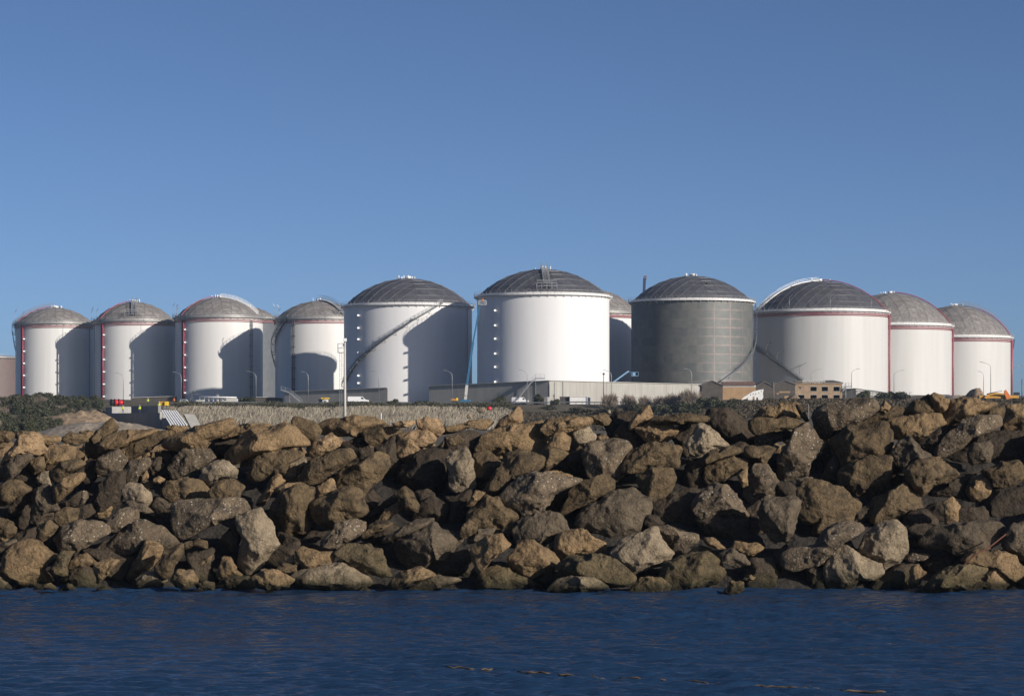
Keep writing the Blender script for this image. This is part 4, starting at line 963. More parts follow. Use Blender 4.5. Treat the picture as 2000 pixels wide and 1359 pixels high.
t0 = tank('pinkish brown storage tank cut by the left edge of the view', -22, 60, 1080, 699, 694, 786, M['shell_pink'], RMD, BD, M['rim_grey'], 4, None, .2, G1, .3)

# ---------------------------------------------------------------- bund walls
def wall(name, label, pts, th, m, base=11.5, panels=3.2, group=None, extra=None):
    """pts: (X, Y, z_top) along the wall"""
    root = thing(name, label, 'wall', (pts[0][0], pts[0][1], base), group)
    mb = MB()
    for i in range(len(pts) - 1):
        a, c = Vector(pts[i]), Vector(pts[i + 1]); d = (c - a); L_ = math.hypot(d.x, d.y); n = max(1, int(L_ / panels)); e = Vector((d.x, d.y, 0)).normalized(); nn = Vector((-e.y, e.x, 0)) * th
        for k in range(n):
            p = a.lerp(c, k / n) + (e * .02 if k else Vector()); q = a.lerp(c, (k + 1) / n) - e * .02
            mb.prism([(p.x, p.y, base), (q.x, q.y, base), (q.x, q.y, q.z), (p.x, p.y, p.z)], nn)
    mb.build('wall_panel', m, root)
    mb = MB()
    for i in range(len(pts) - 1):
        a, c = Vector(pts[i]), Vector(pts[i + 1]); mb.beam(a + Vector((0, 0, .08)), c + Vector((0, 0, .08)), th + .5, .14)
    mb.build('coping', M['concrete_pale'], root)
    return root
wL = (pxx(838, 723), 723, pxz(754, 723)); wC = (pxx(1073, 700), 700, pxz(743.5, 700)); wR = (pxx(1372, 760), 760, pxz(751, 760)); wE = (pxx(1430, 772), 772, pxz(752, 772))
wall('bund_wall', 'long pale concrete wall with a corner in front of the tallest tank', [wL, wC, wR, wE], .4, M['concrete'])
wall('bund_wall', 'shaded grey concrete wall below the fourth and fifth tanks', [(pxx(556, 748), 748, pxz(765, 748)), (pxx(640, 739), 739, pxz(762, 739)), (pxx(757, 727), 727, pxz(757.5, 727))], .4, M['concrete'])
wall('bund_wall', 'low grey concrete wall with a raised block right of the brick ruin', [(pxx(1640, 745), 745, pxz(760, 745)), (pxx(1672, 742), 742, pxz(759, 742)), (pxx(1800, 790), 790, pxz(778, 790))], .4, M['concrete'], 13)
wall('bund_wall', 'dark low wall between the second and third tanks', [(pxx(258, 800), 800, pxz(777, 800)), (pxx(345, 800), 800, pxz(774, 800))], .4, M['dark_shade_plaster'], 12)
wall('bund_wall', 'dark ribbed low wall left of the fourth tank', [(pxx(500, 770), 770, pxz(776, 770)), (pxx(552, 770), 770, pxz(777, 770))], .4, M['dark_shade_plaster'], 12)

# ---------------------------------------------------------------- steps over the walls
def steps(label, P, m):       # P: list of world points up, along and down
    root = thing('metal_steps', label, 'steps', P[0], None); mb = MB(); HR = [MB(), MB()]
    for i in range(len(P) - 1):
        a, c = Vector(P[i]), Vector(P[i + 1]); d = c - a; sd = Vector((0, 1, 0)) * .6
        for s in (-1, 1):
            mb.beam(a + sd * s, c + sd * s, .1, .3); hr = HR[s > 0]
            for z in (.6, 1.2): hr.beam(a + sd * s + Vector((0, 0, z)), c + sd * s + Vector((0, 0, z)), .05)
            k = max(2, int(d.length / 1.2))
            for j in range(k + 1): p = a.lerp(c, j / k) + sd * s; hr.beam(p, p + Vector((0, 0, 1.2)), .055)
        k = max(2, int(d.length / .5))
        for j in range(k + 1): p = a.lerp(c, j / k); mb.box((p.x, p.y, p.z + .1), (.35, 1.2, .06))
    for p in P[1:-1]: mb.beam((p[0], p[1] - .5, p[2] - .1), (p[0], p[1] - .5, gz(p[0], p[1])), .1); mb.beam((p[0], p[1] + .5, p[2] - .1), (p[0], p[1] + .5, gz(p[0], p[1])), .1)
    mb.build('flight', m, root)
    for hr in HR: hr.build('handrail', m, root)
steps('grey metal steps climbing over the corner wall before the tallest tank', [px(1003, 785, 702), px(1012, 779, 702), px(1033, 752, 702), px(1046, 739, 702), px(1064, 739, 702)], M['galv'])
steps('grey metal steps over the wall at the foot of the fourth tank', [px(590, 788, 738), px(566, 767, 738), px(549, 761, 738)], M['galv'])
steps('small grey metal steps at the foot of the third tank', [px(371, 784, 750), px(377, 770, 750), px(391, 770, 750)], M['galv_dark'])
steps('faint grey metal handrail steps right of the brick ruin', [px(1646, 764, 735), px(1652, 755, 735), px(1663, 755, 735)], M['galv'])

# ---------------------------------------------------------------- street lamps, posts, mast
def street_lamp(label, x, yb, yt, xh, D, m=None, col='galv'):
    b0 = px(x, yb, D); g = gz(b0.x, D); zt = pxz(yt, D); root = thing('street_lamp', label, 'street lamp', (b0.x, D, min(g, b0.z)), 'street lamps along the service road')
    dx = pxx(xh, D) - b0.x; z0 = root.location.z
    mb = MB(); R_ = abs(dx); s = 1 if dx > 0 else -1
    pts = [(b0.x, D, z0), (b0.x, D, zt - 1.6)] + [(b0.x + s * R_ * .75 * (1 - cos(a)), D, zt - 1.6 + 1.35 * sin(a)) for a in (.4, .8, 1.2)] + [(b0.x + dx * .85, D, zt - .08)]
    mb.tube(pts, [.10, .08, .06, .055, .05, .05], 7); mb.build('pole', M[col], root)
    mb = MB(); q = Vector((b0.x + dx * .8, D, zt - .1)); mb.beam(q, q + Vector((s * 1.0, 0, .18)), .3, .14); mb.build('lamp_head', M['galv'], root, bevel=.04)
for a in [('slim street lamp in front of the second white tank', 241, 784, 728, 228, 690), ('slim street lamp at the gap before the third tank', 354, 786, 726.5, 341, 700),
          ('slim street lamp in front of the shadow edge of the third tank', 500, 786, 725.5, 487, 700), ('slim street lamp in front of the fourth tank', 602, 792, 726, 593, 692),
          ('slim street lamp left on the diagonal-stair tank', 740, 790, 724, 729, 694), ('slim street lamp before the long wall\'s left end', 883, 792, 723.5, 870, 694),
          ('slim street lamp beside the steps over the corner wall', 1030, 792, 722, 1017, 694), ('slim street lamp rising at the right edge of the tallest tank', 1194, 780, 723, 1182, 720),
          ('slim street lamp in front of the dark grey tank', 1351, 792, 720, 1340, 694), ('slim street lamp rising behind the brick ruin', 1584, 780, 721, 1602, 770),
          ('slim street lamp just right of the brick ruin', 1663, 784, 720, 1675, 700), ('slim street lamp above the wide green bush', 1746, 782, 723, 1763, 700),
          ('taller slim street lamp on the rightmost tank, head to the left', 1935, 782, 707, 1917, 690), ('shorter slim street lamp on the rightmost tank', 1921, 782, 725.5, 1915, 760), ('slim street lamp against the sky at the right edge', 1977, 782, 713, 1997, 700)]:
    street_lamp(*a)
def post(label, x, yt, D, r=.12, m='galv_dark', head=True, yb=None, name='post'):
    X = pxx(x, D); z = min(gz(X, D), pxz(yb, D) if yb else 99); root = thing(name, label, 'post', (X, D, z)); mb = MB(); mb.tube([(X, D, z), (X, D, pxz(yt, D))], [r, r * .8], 7); mb.build('pole', M[m], root)
    if head: mb = MB(); mb.box((X, D, pxz(yt, D) + .1), (.6, .4, .45)); mb.box((X, D, pxz(yt, D) + .42), (.3, .25, .15)); mb.build('head_box', M['black'], root, bevel=.04)
post('dark camera post in front of the pale wall below the gap of the tallest tank', 1179, 731, 690)
post('dark thin post against the pale wall left of the white shed', 1099, 744, 691, .1, head=False)
post('dark short post high on the pale wall by its corner', 1083, 746, 698.8, .09, head=False)
post('dark post against the sky at the right edge', 1996, 740, 640, .14, head=False)
post('pale wooden post between the dark sheds', 1511, 746, 690, .18, 'wood_grey', False, 776)
post('white marker post standing before the dry reeds', 744.5, 806, 560, .12, 'white_metal', False, 824)
post('short pale post standing below the brick ruin', 1579, 789, 560, .13, 'wood_grey', False, 812)

root = thing('floodlight_mast', 'tall grey floodlight mast with a caged ladder in front of the tanks', 'mast', (pxx(673.5, 400), 400, gz(pxx(673.5, 400), 400)))
D = 400; X = pxx(673.5, D); zt = pxz(668, D); z0 = root.location.z
mb = MB(); mb.tube([(X, D, z0), (X, D, pxz(760, D)), (X, D, zt)], [.26, .22, .17], 10); mb.build('pole', M['concrete_pale'], root)
mb = MB(); lx = pxx(665.5, D)
for s in (-.19, .19): mb.beam((lx + s, D, z0), (lx + s, D, pxz(688, D)), .05)
z = z0
while z < pxz(688, D): mb.beam((lx - .19, D, z), (lx + .19, D, z), .035); z += .42
z = z0 + 1
while z < pxz(692, D): mb.beam((lx + .19, D, z), (X, D, z), .04); z += 2.1
mb.build('ladder', M['galv'], root)
mb = MB(); z1 = pxz(688.5, D); z2 = pxz(671, D); xa, xb = pxx(660, D), pxx(672, D)
mb.box(((xa + xb) / 2, D, z1), (xb - xa, 1.0, .1))
for xx in (xa, xb):
    for yy in (-.48, .48): mb.beam((xx, D + yy, z1), (xx, D + yy, z2), .06)
for zz in (z2, (z1 + z2) / 2):
    for yy in (-.48, .48): mb.beam((xa, D + yy, zz), (xb, D + yy, zz), .05)
    mb.beam((xa, D - .48, zz), (xa, D + .48, zz), .05)
mb.beam((xa, D - .48, z1), (xb, D - .48, z2), .04); mb.build('platform', M['galv'], root)
mb = MB(); mb.box((X + .05, D - .35, pxz(664, D)), (.55, .3, .55)); mb.build('floodlight', M['white_metal'], root, bevel=.03); mb = MB(); mb.box((X - .1, D - .3, pxz(674, D)), (.35, .3, .45)); mb.build('floodlight', M['galv'], root, bevel=.03)

# ---------------------------------------------------------------- boom lifts and crane
root = thing('boom_lift', 'tall blue boom lift reaching up between the two big white tanks', 'lift', (pxx(908, 708), 708, gz(pxx(908, 708), 708)))
b0 = px(909, 790, 708); b1 = px(912, 752, 708); b2 = px(924, 668, 709); b3 = px(937.5, 594, 709.5)
mb = MB(); g = root.location.z; mb.box((b0.x, 708, g + 1.0), (3.0, 2.4, 1.2)); mb.build('chassis', M['blue_boom'], root, bevel=.08)
for dx in (-1.1, 1.1):
    for dy in (-1.15, 1.15): mb = MB(); mb.tube([(b0.x + dx, 708 + dy - .2, g + .5), (b0.x + dx, 708 + dy + .2, g + .5)], .5, 14); mb.build('wheel', M['black'], root)
mb = MB(); mb.beam((b0.x, 708, g + 1.6), b1, .8, .8); mb.build('lower_boom', M['concrete_pale'], root)
mb = MB(); mb.beam(b1, b2, .5, .62); mb.build('middle_boom', M['blue_boom'], root)
mb = MB(); mb.beam(b2, b3, .36, .44); mb.build('upper_boom', M['blue_boom'], root)
mb = MB(); c = px(942.5, 592.5, 709.3)
for sx in (-1.1, 1.1):
    for sy in (-.5, .5): mb.beam(c + Vector((sx, sy, -.3)), c + Vector((sx, sy, .8)), .07)
mb.box(c + Vector((0, 0, -.35)), (2.3, 1.1, .12)); 
for sy in (-.5, .5): mb.beam(c + Vector((-1.1, sy, .8)), c + Vector((1.1, sy, .8)), .07); mb.beam(c + Vector((-1.1, sy, .25)), c + Vector((1.1, sy, .25)), .07)
mb.build('basket', M['white_metal'], root)
root = thing('boom_lift', 'low pale blue boom lift reaching to the dark grey tank\'s left edge', 'lift', (pxx(1192, 764), 764, gz(pxx(1192, 764), 764)))
a = px(1190, 752, 764); c = px(1228, 724.5, 764); d = px(1234, 729, 764); g = root.location.z
mb = MB(); mb.box((a.x, 764, g + 1.0), (3.4, 2.4, 1.3)); mb.beam((a.x, 764, g + 1.5), a, .7); mb.build('chassis', M['pale_blue'], root, bevel=.08)
mb = MB(); mb.beam(a, c, .42, .48); mb.build('lower_boom', M['pale_blue'], root); mb = MB(); mb.beam(c, d, .35); mb.build('upper_boom', M['blue_boom'], root)
mb = MB(); e = px(1240, 731, 764); mb.box(e + Vector((0, 0, -.5)), (2.2, 1.2, .12)); mb.box(e + Vector((-.3, -.2, .1)), (.9, .5, 1.0))
for sx in (-1.1, 1.1): mb.beam(e + Vector((sx, -.6, -.5)), e + Vector((sx, -.6, .7)), .08)
mb.beam(e + Vector((-1.1, -.6, .7)), e + Vector((1.1, -.6, .7)), .08); mb.build('basket', M['pale_blue'], root)
root = thing('telescopic_crane', 'dark crane boom with an orange head sticking up behind the dark grey tank', 'crane', (pxx(1256, 860), 860, gz(pxx(1256, 860), 860)))
g = root.location.z; a = Vector((pxx(1249, 860), 860, g + 2)); mid = px(1257, 590, 860); top = px(1259, 543, 860)
mb = MB(); mb.box((a.x, 860, g + 1.3), (7, 2.6, 1.6)); mb.build('chassis', M['navy'], root, bevel=.1)
mb = MB(); mb.beam(a, mid, 1.3, 1.3); mb.beam(mid, top, .85, .95); mb.build('boom', M['navy'], root); mb = MB(); mb.box(top + Vector((.2, 0, .5)), (1.1, .8, .6)); mb.box(top + Vector((.5, 0, -.3)), (.4, .6, .5)); mb.build('boom_head', M['roof_tile'], root, bevel=.1)

# ---------------------------------------------------------------- people (on the terrace, a few pixels tall)
def person(label, x, yb, D, jacket, base=None):
    X = pxx(x, D); z = base if base is not None else pxz(yb, D); root = thing('person', label, 'person', (X, D, z), 'workers on the site')
    J = [(0, 0, .92), (0, 0, 1.18), (0, 0, 1.44), (0, -.01, 1.54), (0, -.02, 1.67), (-.2, 0, 1.42), (-.27, -.03, 1.14), (-.25, -.14, .90), (.2, 0, 1.42), (.28, -.05, 1.16), (.24, -.2, .98), (-.1, 0, .88), (-.12, -.03, .48), (-.12, .02, .06), (-.12, -.12, .03), (.1, 0, .88), (.13, .02, .48), (.14, .08, .06), (.14, -.06, .03)]
    E = [(0, 1), (1, 2), (2, 3), (3, 4), (2, 5), (5, 6), (6, 7), (2, 8), (8, 9), (9, 10), (0, 11), (11, 12), (12, 13), (13, 14), (0, 15), (15, 16), (16, 17), (17, 18)]
    Rr = [.15, .14, .15, .06, .11, .07, .05, .04, .07, .05, .04, .1, .07, .05, .04, .1, .07, .05, .04]
    me = bpy.data.meshes.new('body'); me.from_pydata(J, E, []); o = bpy.data.objects.new('body', me); COL.objects.link(o); o.parent = root
    me.materials.append(M['navy']); sk_ = o.modifiers.new('skin', 'SKIN'); s2 = o.modifiers.new('sub', 'SUBSURF'); s2.levels = 1; s2.render_levels = 1
    for i, v in enumerate(me.skin_vertices[0].data if me.skin_vertices else []): v.radius = (Rr[i], Rr[i])
    if not me.skin_vertices: pass
    mb = MB(); mb.tube([Vector((X, D, z)) + Vector(p) for p in ((0, 0, .85), (0, 0, 1.1), (0, 0, 1.4), (0, 0, 1.5))], [.2, .2, .22, .1], 10)
    for s in (-1, 1): mb.tube([Vector((X + s * .2, D, z + 1.42)), Vector((X + s * .28, D - .03, z + 1.14)), Vector((X + s * .25, D - .14, z + .95))], [.085, .07, .06], 8)
    mb.build('jacket', M[jacket], root)
    mb = MB(); mb.tube([(X, D - .02, z + 1.56), (X, D - .02, z + 1.7), (X, D - .02, z + 1.76)], [.105, .11, .08], 10); mb.build('head', M['skin'], root)
    mb = MB(); mb.tube([(X, D - .02, z + 1.72), (X, D - .02, z + 1.8), (X, D - .02, z + 1.87)], [.15, .14, .06], 10); mb.build('helmet', M['white_metal'] if jacket == 'hivis' else M['orange'], root)
person('worker in an orange jacket standing below the second tank', 340, 789, 700, 'orange', gz(pxx(340, 700), 700) )
person('worker in a yellow vest standing left of the yellow machine', 289, 791, 690, 'hivis', gz(pxx(289, 690), 690) )
person('worker in a yellow vest on the grey concrete block by the reels', 240, 805, 600, 'hivis', pxz(806, 600))
person('worker in a yellow vest standing on the concrete deck, middle of it', 273, 805, 600, 'hivis', pxz(806, 600))
person('worker in a yellow vest under the yellow machine', 311, 799, 620, 'hivis', pxz(799, 620))
person('worker in an orange helmet in the high basket of the blue boom lift', 943, 597, 709.3, 'orange', pxz(592.5, 709.3) - .28)

# ---------------------------------------------------------------- worksite at the left
def blockt(name, label, cat, parts, loc, group=None):
    root = thing(name, label, cat, loc, group)
    for nm, m, boxes, *bv in parts:
        mb = MB()
        for c, d, *r in boxes: mb.box(c, d, *(r or [0]))
        mb.build(nm, m, root, bevel=bv[0] if bv else 0)
    return root
def pbox(x0, x1, y0, y1, D, dy, zb=None):       # box from photo extents at distance D, dy deep
    X0, X1 = pxx(x0, D), pxx(x1, D); Z1 = pxz(y0, D); Z0 = pxz(y1, D) if zb is None else zb
    return ((X0 + X1) / 2, D + dy / 2, (Z0 + Z1) / 2), (X1 - X0, dy, Z1 - Z0)
D = 590
basin = blockt('concrete_basin', 'long concrete basin wall coloured shade grey with a stepped end behind the rocks', 'basin',
       [('end_wall', M['concrete_pale'], [pbox(312.2, 315, 804, 818, D - .3, 8)]), ('side_wall', M['concrete_pale'], [pbox(332.2, 338, 813, 850, D - 1.5, 9)])],  # lit ends coloured paler than the shaded front
       (pxx(240, D), D, 5))
D = 625
cblock = blockt('concrete_block', 'stepped concrete block with a front coloured sunlit pale below the red cable reels', 'block',
       [('lit_pale_face', M['concrete_pale'], [pbox(219, 250, 794, 812, D - 10, 5)])], (pxx(250, D), D, 6))  # lit side coloured paler than the shaded walls
def slant(par, nm, x0, D0, x1, D1, y0, y1, th, m):
    p, q = px(x0, y0, D0), px(x1, y0, D1); zb = pxz(y1, D1); n = Vector((-(q - p).y, (q - p).x, 0)).normalized() * th
    mb = MB(); mb.prism([(p.x, p.y, zb), (q.x, q.y, zb), tuple(q), (p.x, p.y, q.z)], n); mb.build(nm, m, par)
slant(basin, 'front_wall', 150, 626, 312, 590, 806, 850, 1.0, M['concrete_grey']); slant(basin, 'lower_wall', 315.5, 589, 332, 584, 816, 850, 1.0, M['concrete_grey'])  # grey carries the shade of walls turned from the sun
slant(cblock, 'rear_wall', 251, 634, 309, 618, 792, 812, .8, M['concrete_grey']); slant(cblock, 'shade_grey_wing', 206, 622, 218.5, 615, 795, 812, 3, M['concrete_grey'])  # shade of wing and rear wall is put into the grey
for i, x in enumerate((221, 228, 236)):
    D = 640; X = pxx(x, D); z = pxz(786, D); r = .95
    root = thing('cable_reel', ['dark cable reel, leftmost of the three on the concrete block', 'red cable reel between the two other reels on the concrete block', 'smaller red cable reel at the right of the three'][i], 'reel', (X, D, z - r), 'cable reels on the concrete block')
    r = [.95, 1.0, .85][i]; yy = D
    mb = MB(); mb.tube([(X - .45, yy - .25, z), (X + .45, yy + .25, z)], r * .75, 18); mb.build('drum', M['red'] if i else M['black'], root)
    for s in (-.5, .5):
        mb = MB(); mb.tube([(X + s - .05, yy + s * .55 - .03, z), (X + s + .05, yy + s * .55 + .03, z)], r, 22); mb.build('flange', M['black'] if (i == 0 or s > 0) else M['red'], root)
    mb = MB(); mb.box((X, yy, z - r - .6), (1.4, 1.4, 1.2)); mb.build('cradle', M['galv_dark'], root)
D = 640
blockt('generator', 'yellow boxed machine on a dark frame left of the orange worker', 'machine', [('housing', M['ochre'], [pbox(310, 321, 784, 792, D, 2)], .05), ('control_box', M['yellow'], [pbox(321.2, 327.5, 784, 792, D - .6, 2.4)], .05), ('frame', M['galv_dark'], [pbox(311, 313, 792.1, 800, D, .3), pbox(324, 326, 792.1, 800, D, .3), pbox(317, 325, 797, 800, D - 1, 2)])], (pxx(318, D), D, pxz(800, D)))
# corrugated sheets leaning on the bank
def sheet(name, label, cat, q, th, m, ribs=0, rm_=None):
    q = [Vector(p) for p in q]; n = (q[1] - q[0]).cross(q[3] - q[0]).normalized() * th
    if n.y < 0: n = -n
    root = thing(name, label, cat, q[3]); mb = MB(); mb.prism(q, n); mb.build('panel', m, root)
    if ribs:
        mb = MB()
        for k in range(ribs + 1):
            a = q[0].lerp(q[1], k / ribs) - n * .9; c = q[3].lerp(q[2], k / ribs) - n * .9; mb.beam(a, c, .26, .2)
        mb.build('rib', rm_ or m, root)
sheet('corrugated_sheet', 'white corrugated sheeting leaning on the bank at the basin', 'sheeting', [px(316, 802, 575), px(344, 803, 574), px(365, 831, 568), px(334, 831, 569)], .15, M['sheet_white'], 6, M['white_metal'])
sheet('concrete_ramp', 'beige concrete slab sloping beside the white corrugated sheets', 'slab', [px(359, 808, 575), px(380, 809, 576.5), px(392, 830, 572), px(374, 836, 569)], .5, M['concrete'])
# pipe rack under the third tank
root = thing('pipe_rack', 'white pipes on low supports at the foot of the third tank', 'pipework', px(420, 790, 745)); D = 745
for k, (y, r) in enumerate(((774.5, .17), (777.2, .12), (780, .15))):
    mb = MB(); mb.tube([px(388, y, D + k), px(462, y + 1.5, D + k)], r, 8); mb.build('pipe', M['white_metal'], root)
mb = MB()
for x in range(390, 462, 9): p = px(x, 774, D + 1); mb.beam(p, (p.x, p.y, 12.8), .25)
for x in range(424, 428, 3): p = px(x, 770, D + 1); mb.beam(p, (p.x, p.y, 13), .15)
mb.build('support', M['concrete_pale'], root)
blockt('container', 'pale ribbed container under the white pipes', 'container', [('body', M['concrete_pale'], [pbox(382, 398, 781, 792, 735, 2.5, gz(pxx(390, 735), 735))], .05), ('door_bar', M['galv'], [pbox(385, 385.6, 782, 790, 734.9, .09), pbox(390, 390.6, 782, 790, 734.9, .09), pbox(394, 394.6, 782, 790, 734.9, .09)])], (pxx(390, 735), 735, 12.6))
blockt('skip', 'yellow and white skips beside the pale ribbed container', 'skip', [('tub', M['galv'], [pbox(400, 408, 784, 789, 728, 2), pbox(408.3, 418, 784, 789, 728, 2)], .08), ('lid', M['yellow'], [pbox(419, 427, 784, 790, 728, 2)], .08)], (pxx(412, 728), 728, 12.5))

# vehicles
def van(label, x, D, L_, col, flip=1, cat='van', h=2.2, group='vehicles on the service road'):
    X = pxx(x, D); z = gz(X, D) + .06; root = thing('parked_' + cat, label, cat, (X, D, z), group); s = flip
    prof = [(-.5, .35), (-.5, .93), (-.46, 1.0), (.2, 1.0), (.33, .62), (.48, .55), (.5, .35)] if cat == 'van' else [(-.5, .35), (-.5, .62), (-.40, .68), (-.28, 1.0), (.12, 1.0), (.27, .66), (.46, .58), (.5, .35)]
    mb = MB(); mb.prism([(X + s * a * L_, D - .9, z + b_ * h) for a, b_ in prof], (0, 1.8, 0)); mb.build('body', M[col], root, bevel=.06)
    mb = MB(); wp = [(.14, .66), (.14, .92), (.2, .92), (.28, .66)] if cat == 'van' else [(-.34, .68), (-.25, .94), (.10, .94), (.22, .68)]
    mb.prism([(X + s * a * L_, D - .915, z + b_ * h) for a, b_ in wp], (0, .012, 0)); mb.prism([(X + s * .214 * L_, D - .75, z + .95 * h), (X + s * .214 * L_, D + .75, z + .95 * h), (X + s * .325 * L_, D + .75, z + .66 * h), (X + s * .325 * L_, D - .75, z + .66 * h)], (s * .03, 0, .02)); mb.build('window', M['glass_dark'], root)
    for a in (-.32, .33):
        for dy in (-.88, .68): mb = MB(); mb.tube([(X + s * a * L_, D + dy, z + .34), (X + s * a * L_, D + dy + .2, z + .34)], .34, 16); wh = mb.build('wheel', M['black'], root); mb = MB(); mb.tube([(X + s * a * L_, D + dy - .01, z + .34), (X + s * a * L_, D + dy + .21, z + .34)], .18, 10); mb.build('rim', M['galv'], wh)
van('white van parked behind the guard rail below the diagonal-stair tank', 700, 706, 6.2, 'white_metal', 1, 'van', 2.3)
van('white van with dark window left of the white shed', 1016, 703, 5.0, 'white_metal', 1, 'van', 2.1)
van('pale van behind the reels of pipe at the foot of the third tank', 447, 712, 5.2, 'concrete_pale', -1, 'van', 2.0)
van('small white car beside the white pipes below the third tank', 361, 704, 4.0, 'white_metal', 1, 'car', 1.45)
D = 708
blockt('guard_hut', 'small white hut with a yellow roof edge beside the floodlight mast', 'hut', [('wall', M['white_wash'], [pbox(630, 640, 779, 790, D, 2.4, gz(pxx(635, D), D))]), ('roof', M['yellow'], [pbox(627, 642, 776.4, 778.9, D - .4, 3.2)]), ('porch_wall', M['concrete_grey'], [pbox(622, 629.6, 779, 790, D + 1, 1.2, gz(pxx(625, D), D))]), ('window', M['glass_dark'], [pbox(633, 634.8, 782, 788, D - .03, .1), pbox(635.6, 637.2, 782, 788, D - .03, .1)])], (pxx(632, D), D, gz(pxx(632, D), D)))
D = 694
blockt('white_shed', 'plain white flat shed with a dark end standing before the pale wall', 'shed', [('wall', M['white_wash'], [pbox(1113, 1147, 775, 797, D, 5, 11.5)]), ('door', M['navy'], [pbox(1148.2, 1153, 776, 793, D + .5, 3, 11.8)]), ('roof', M['rim_white'], [pbox(1112.5, 1147.5, 774, 774.9, D - .2, 5.4)])], (pxx(1130, D), D, 12.3))
blockt('dark_shed', 'dark shed against the left of the plain white shed', 'shed', [('wall', M['dark_shade_plaster'], [pbox(1094, 1112, 775.5, 797, D + 1, 4, 11.5)]), ('roof', M['roof_slate'], [pbox(1093, 1112.3, 774.3, 775.4, D + .8, 4.4)])], (pxx(1103, D), D, 12.3))
blockt('concrete_pillar', 'pale concrete pillars beside the corner of the long wall', 'pillar', [('pillar', M['concrete_pale'], [pbox(1064, 1067, 775, 795, 695, .8, 11.8), pbox(1069, 1074, 775, 795, 695, .8, 11.8)])], (pxx(1068, 695), 695, 12))

# guard rail
root = thing('guard_rail', 'long dull metal guard rail at the terrace edge above the reeds', 'guard rail', (pxx(700, 690), 690, 12.3)); mb = MB(); pm = MB()
xs_ = np.arange(345, 1190, 12.0)
for k, x in enumerate(xs_):
    a = Vector((pxx(x, 690), 690, 0)); a.z = gz(a.x, 690) + .75; c = Vector((pxx(x + 12, 690), 690, 0)); c.z = gz(c.x, 690) + .75
    mb.beam(a, c, .08, .34); pm.beam((a.x, a.y + .1, a.z - 1.0), (a.x, a.y + .1, a.z), .14)
mb.build('beam', M['galv_dark'], root); pm.build('support', M['galv_dark'], root)

blockt('loader', 'small yellow and orange loader before the long wall beside the lamp', 'loader', [('body', M['ochre'], [pbox(880, 890, 779.5, 782.6, 706, 1.8)], .1), ('cab', M['yellow'], [pbox(890.3, 894.5, 776.8, 782.4, 706.1, 1.6)], .08), ('arm', M['orange'], [pbox(882, 889.8, 778.2, 779.3, 706.4, .5)]), ('track', M['black'], [pbox(881, 894, 782.8, 786, 705.9, .5), pbox(881, 894, 782.8, 786, 707.3, .5)])], (pxx(887, 706), 706, gz(pxx(887, 706), 706)))

# ---------------------------------------------------------------- ruined houses at the right
def house(label, cat, D, x0, x1, ye, yg, yb, depth, wm_, rm_, gable=True, roofname='roof', name='old_house'):
    """gable end towards us: x0..x1 wide, eaves row ye, ridge row yg"""
    X0, X1 = pxx(x0, D), pxx(x1, D); ze, zg = pxz(ye, D), pxz(yg, D); zb = min(pxz(yb, D), gz((X0 + X1) / 2, D)) - .3; Xm = (X0 + X1) / 2
    root = thing(name, label, cat, (Xm, D, zb)); mb = MB(); mb.prism([(X0, D, zb), (X1, D, zb), (X1, D, ze), (Xm, D, zg - .15), (X0, D, ze)], (0, depth, 0)); mb.build('wall', wm_, root)
    mb = MB()
    for s, Xe in ((-1, X0), (1, X1)):
        dx = (Xe - Xm); q = [(Xm, D - .3, zg), (Xm + dx * 1.12, D - .3, ze - (zg - ze) * .12 + .02), (Xm + dx * 1.12, D - .3, ze - (zg - ze) * .12 + .3), (Xm, D - .3, zg + .3)]
        mb.prism(q, (0, depth + .6, 0))
    mb.build(roofname, rm_, root); return root
h1 = house('dark gabled end house left of the tan walled shed', 'house', 700, 1371, 1411, 753, 744.5, 782, 9, M['dark_shade_plaster'], M['roof_slate'])
D = 708
r_ = thing('long_shed', 'long tan walled shed with a red-brown roof edge below the dark grey tank', 'shed', (pxx(1445, D), D, 13)); X0, X1 = pxx(1411.5, D), pxx(1476, D)
mb = MB(); mb.box(*pbox(1411.5, 1476, 755.5, 785, D, 6, 12)); mb.build('wall', M['plaster_tan'], r_)
mb = MB(); mb.box(*pbox(1411.5, 1476, 752.6, 755.3, D - .15, 6.2)); mb.build('cornice', M['white_wash'], r_)
mb = MB(); mb.prism([(X0, D - .7, pxz(752.4, D)), (X0, D + 3, pxz(745, D)), (X0, D + 7, pxz(752.4, D))], (X1 - X0, 0, 0)); mb.build('roof', M['roof_tile'], r_)
h2 = house('dark gabled house behind the white ruin', 'house', 716, 1476, 1510, 755, 746, 784, 9, M['dark_shade_plaster'], M['roof_slate'])
h3 = house('roofless dark shed adjoining the brick ruin', 'shed', 722, 1512, 1553, 751, 743.5, 784, 8, M['dark_shade_plaster'], M['roof_slate'])
for a in ((1522, 1543, 764, 767), (1532, 1541, 773, 778), (1517, 1521, 767, 770)):
    mb = MB(); mb.box(*pbox(*a, 721.95, .12)); mb.build('broken_opening', M['plaster_tan'], h3)
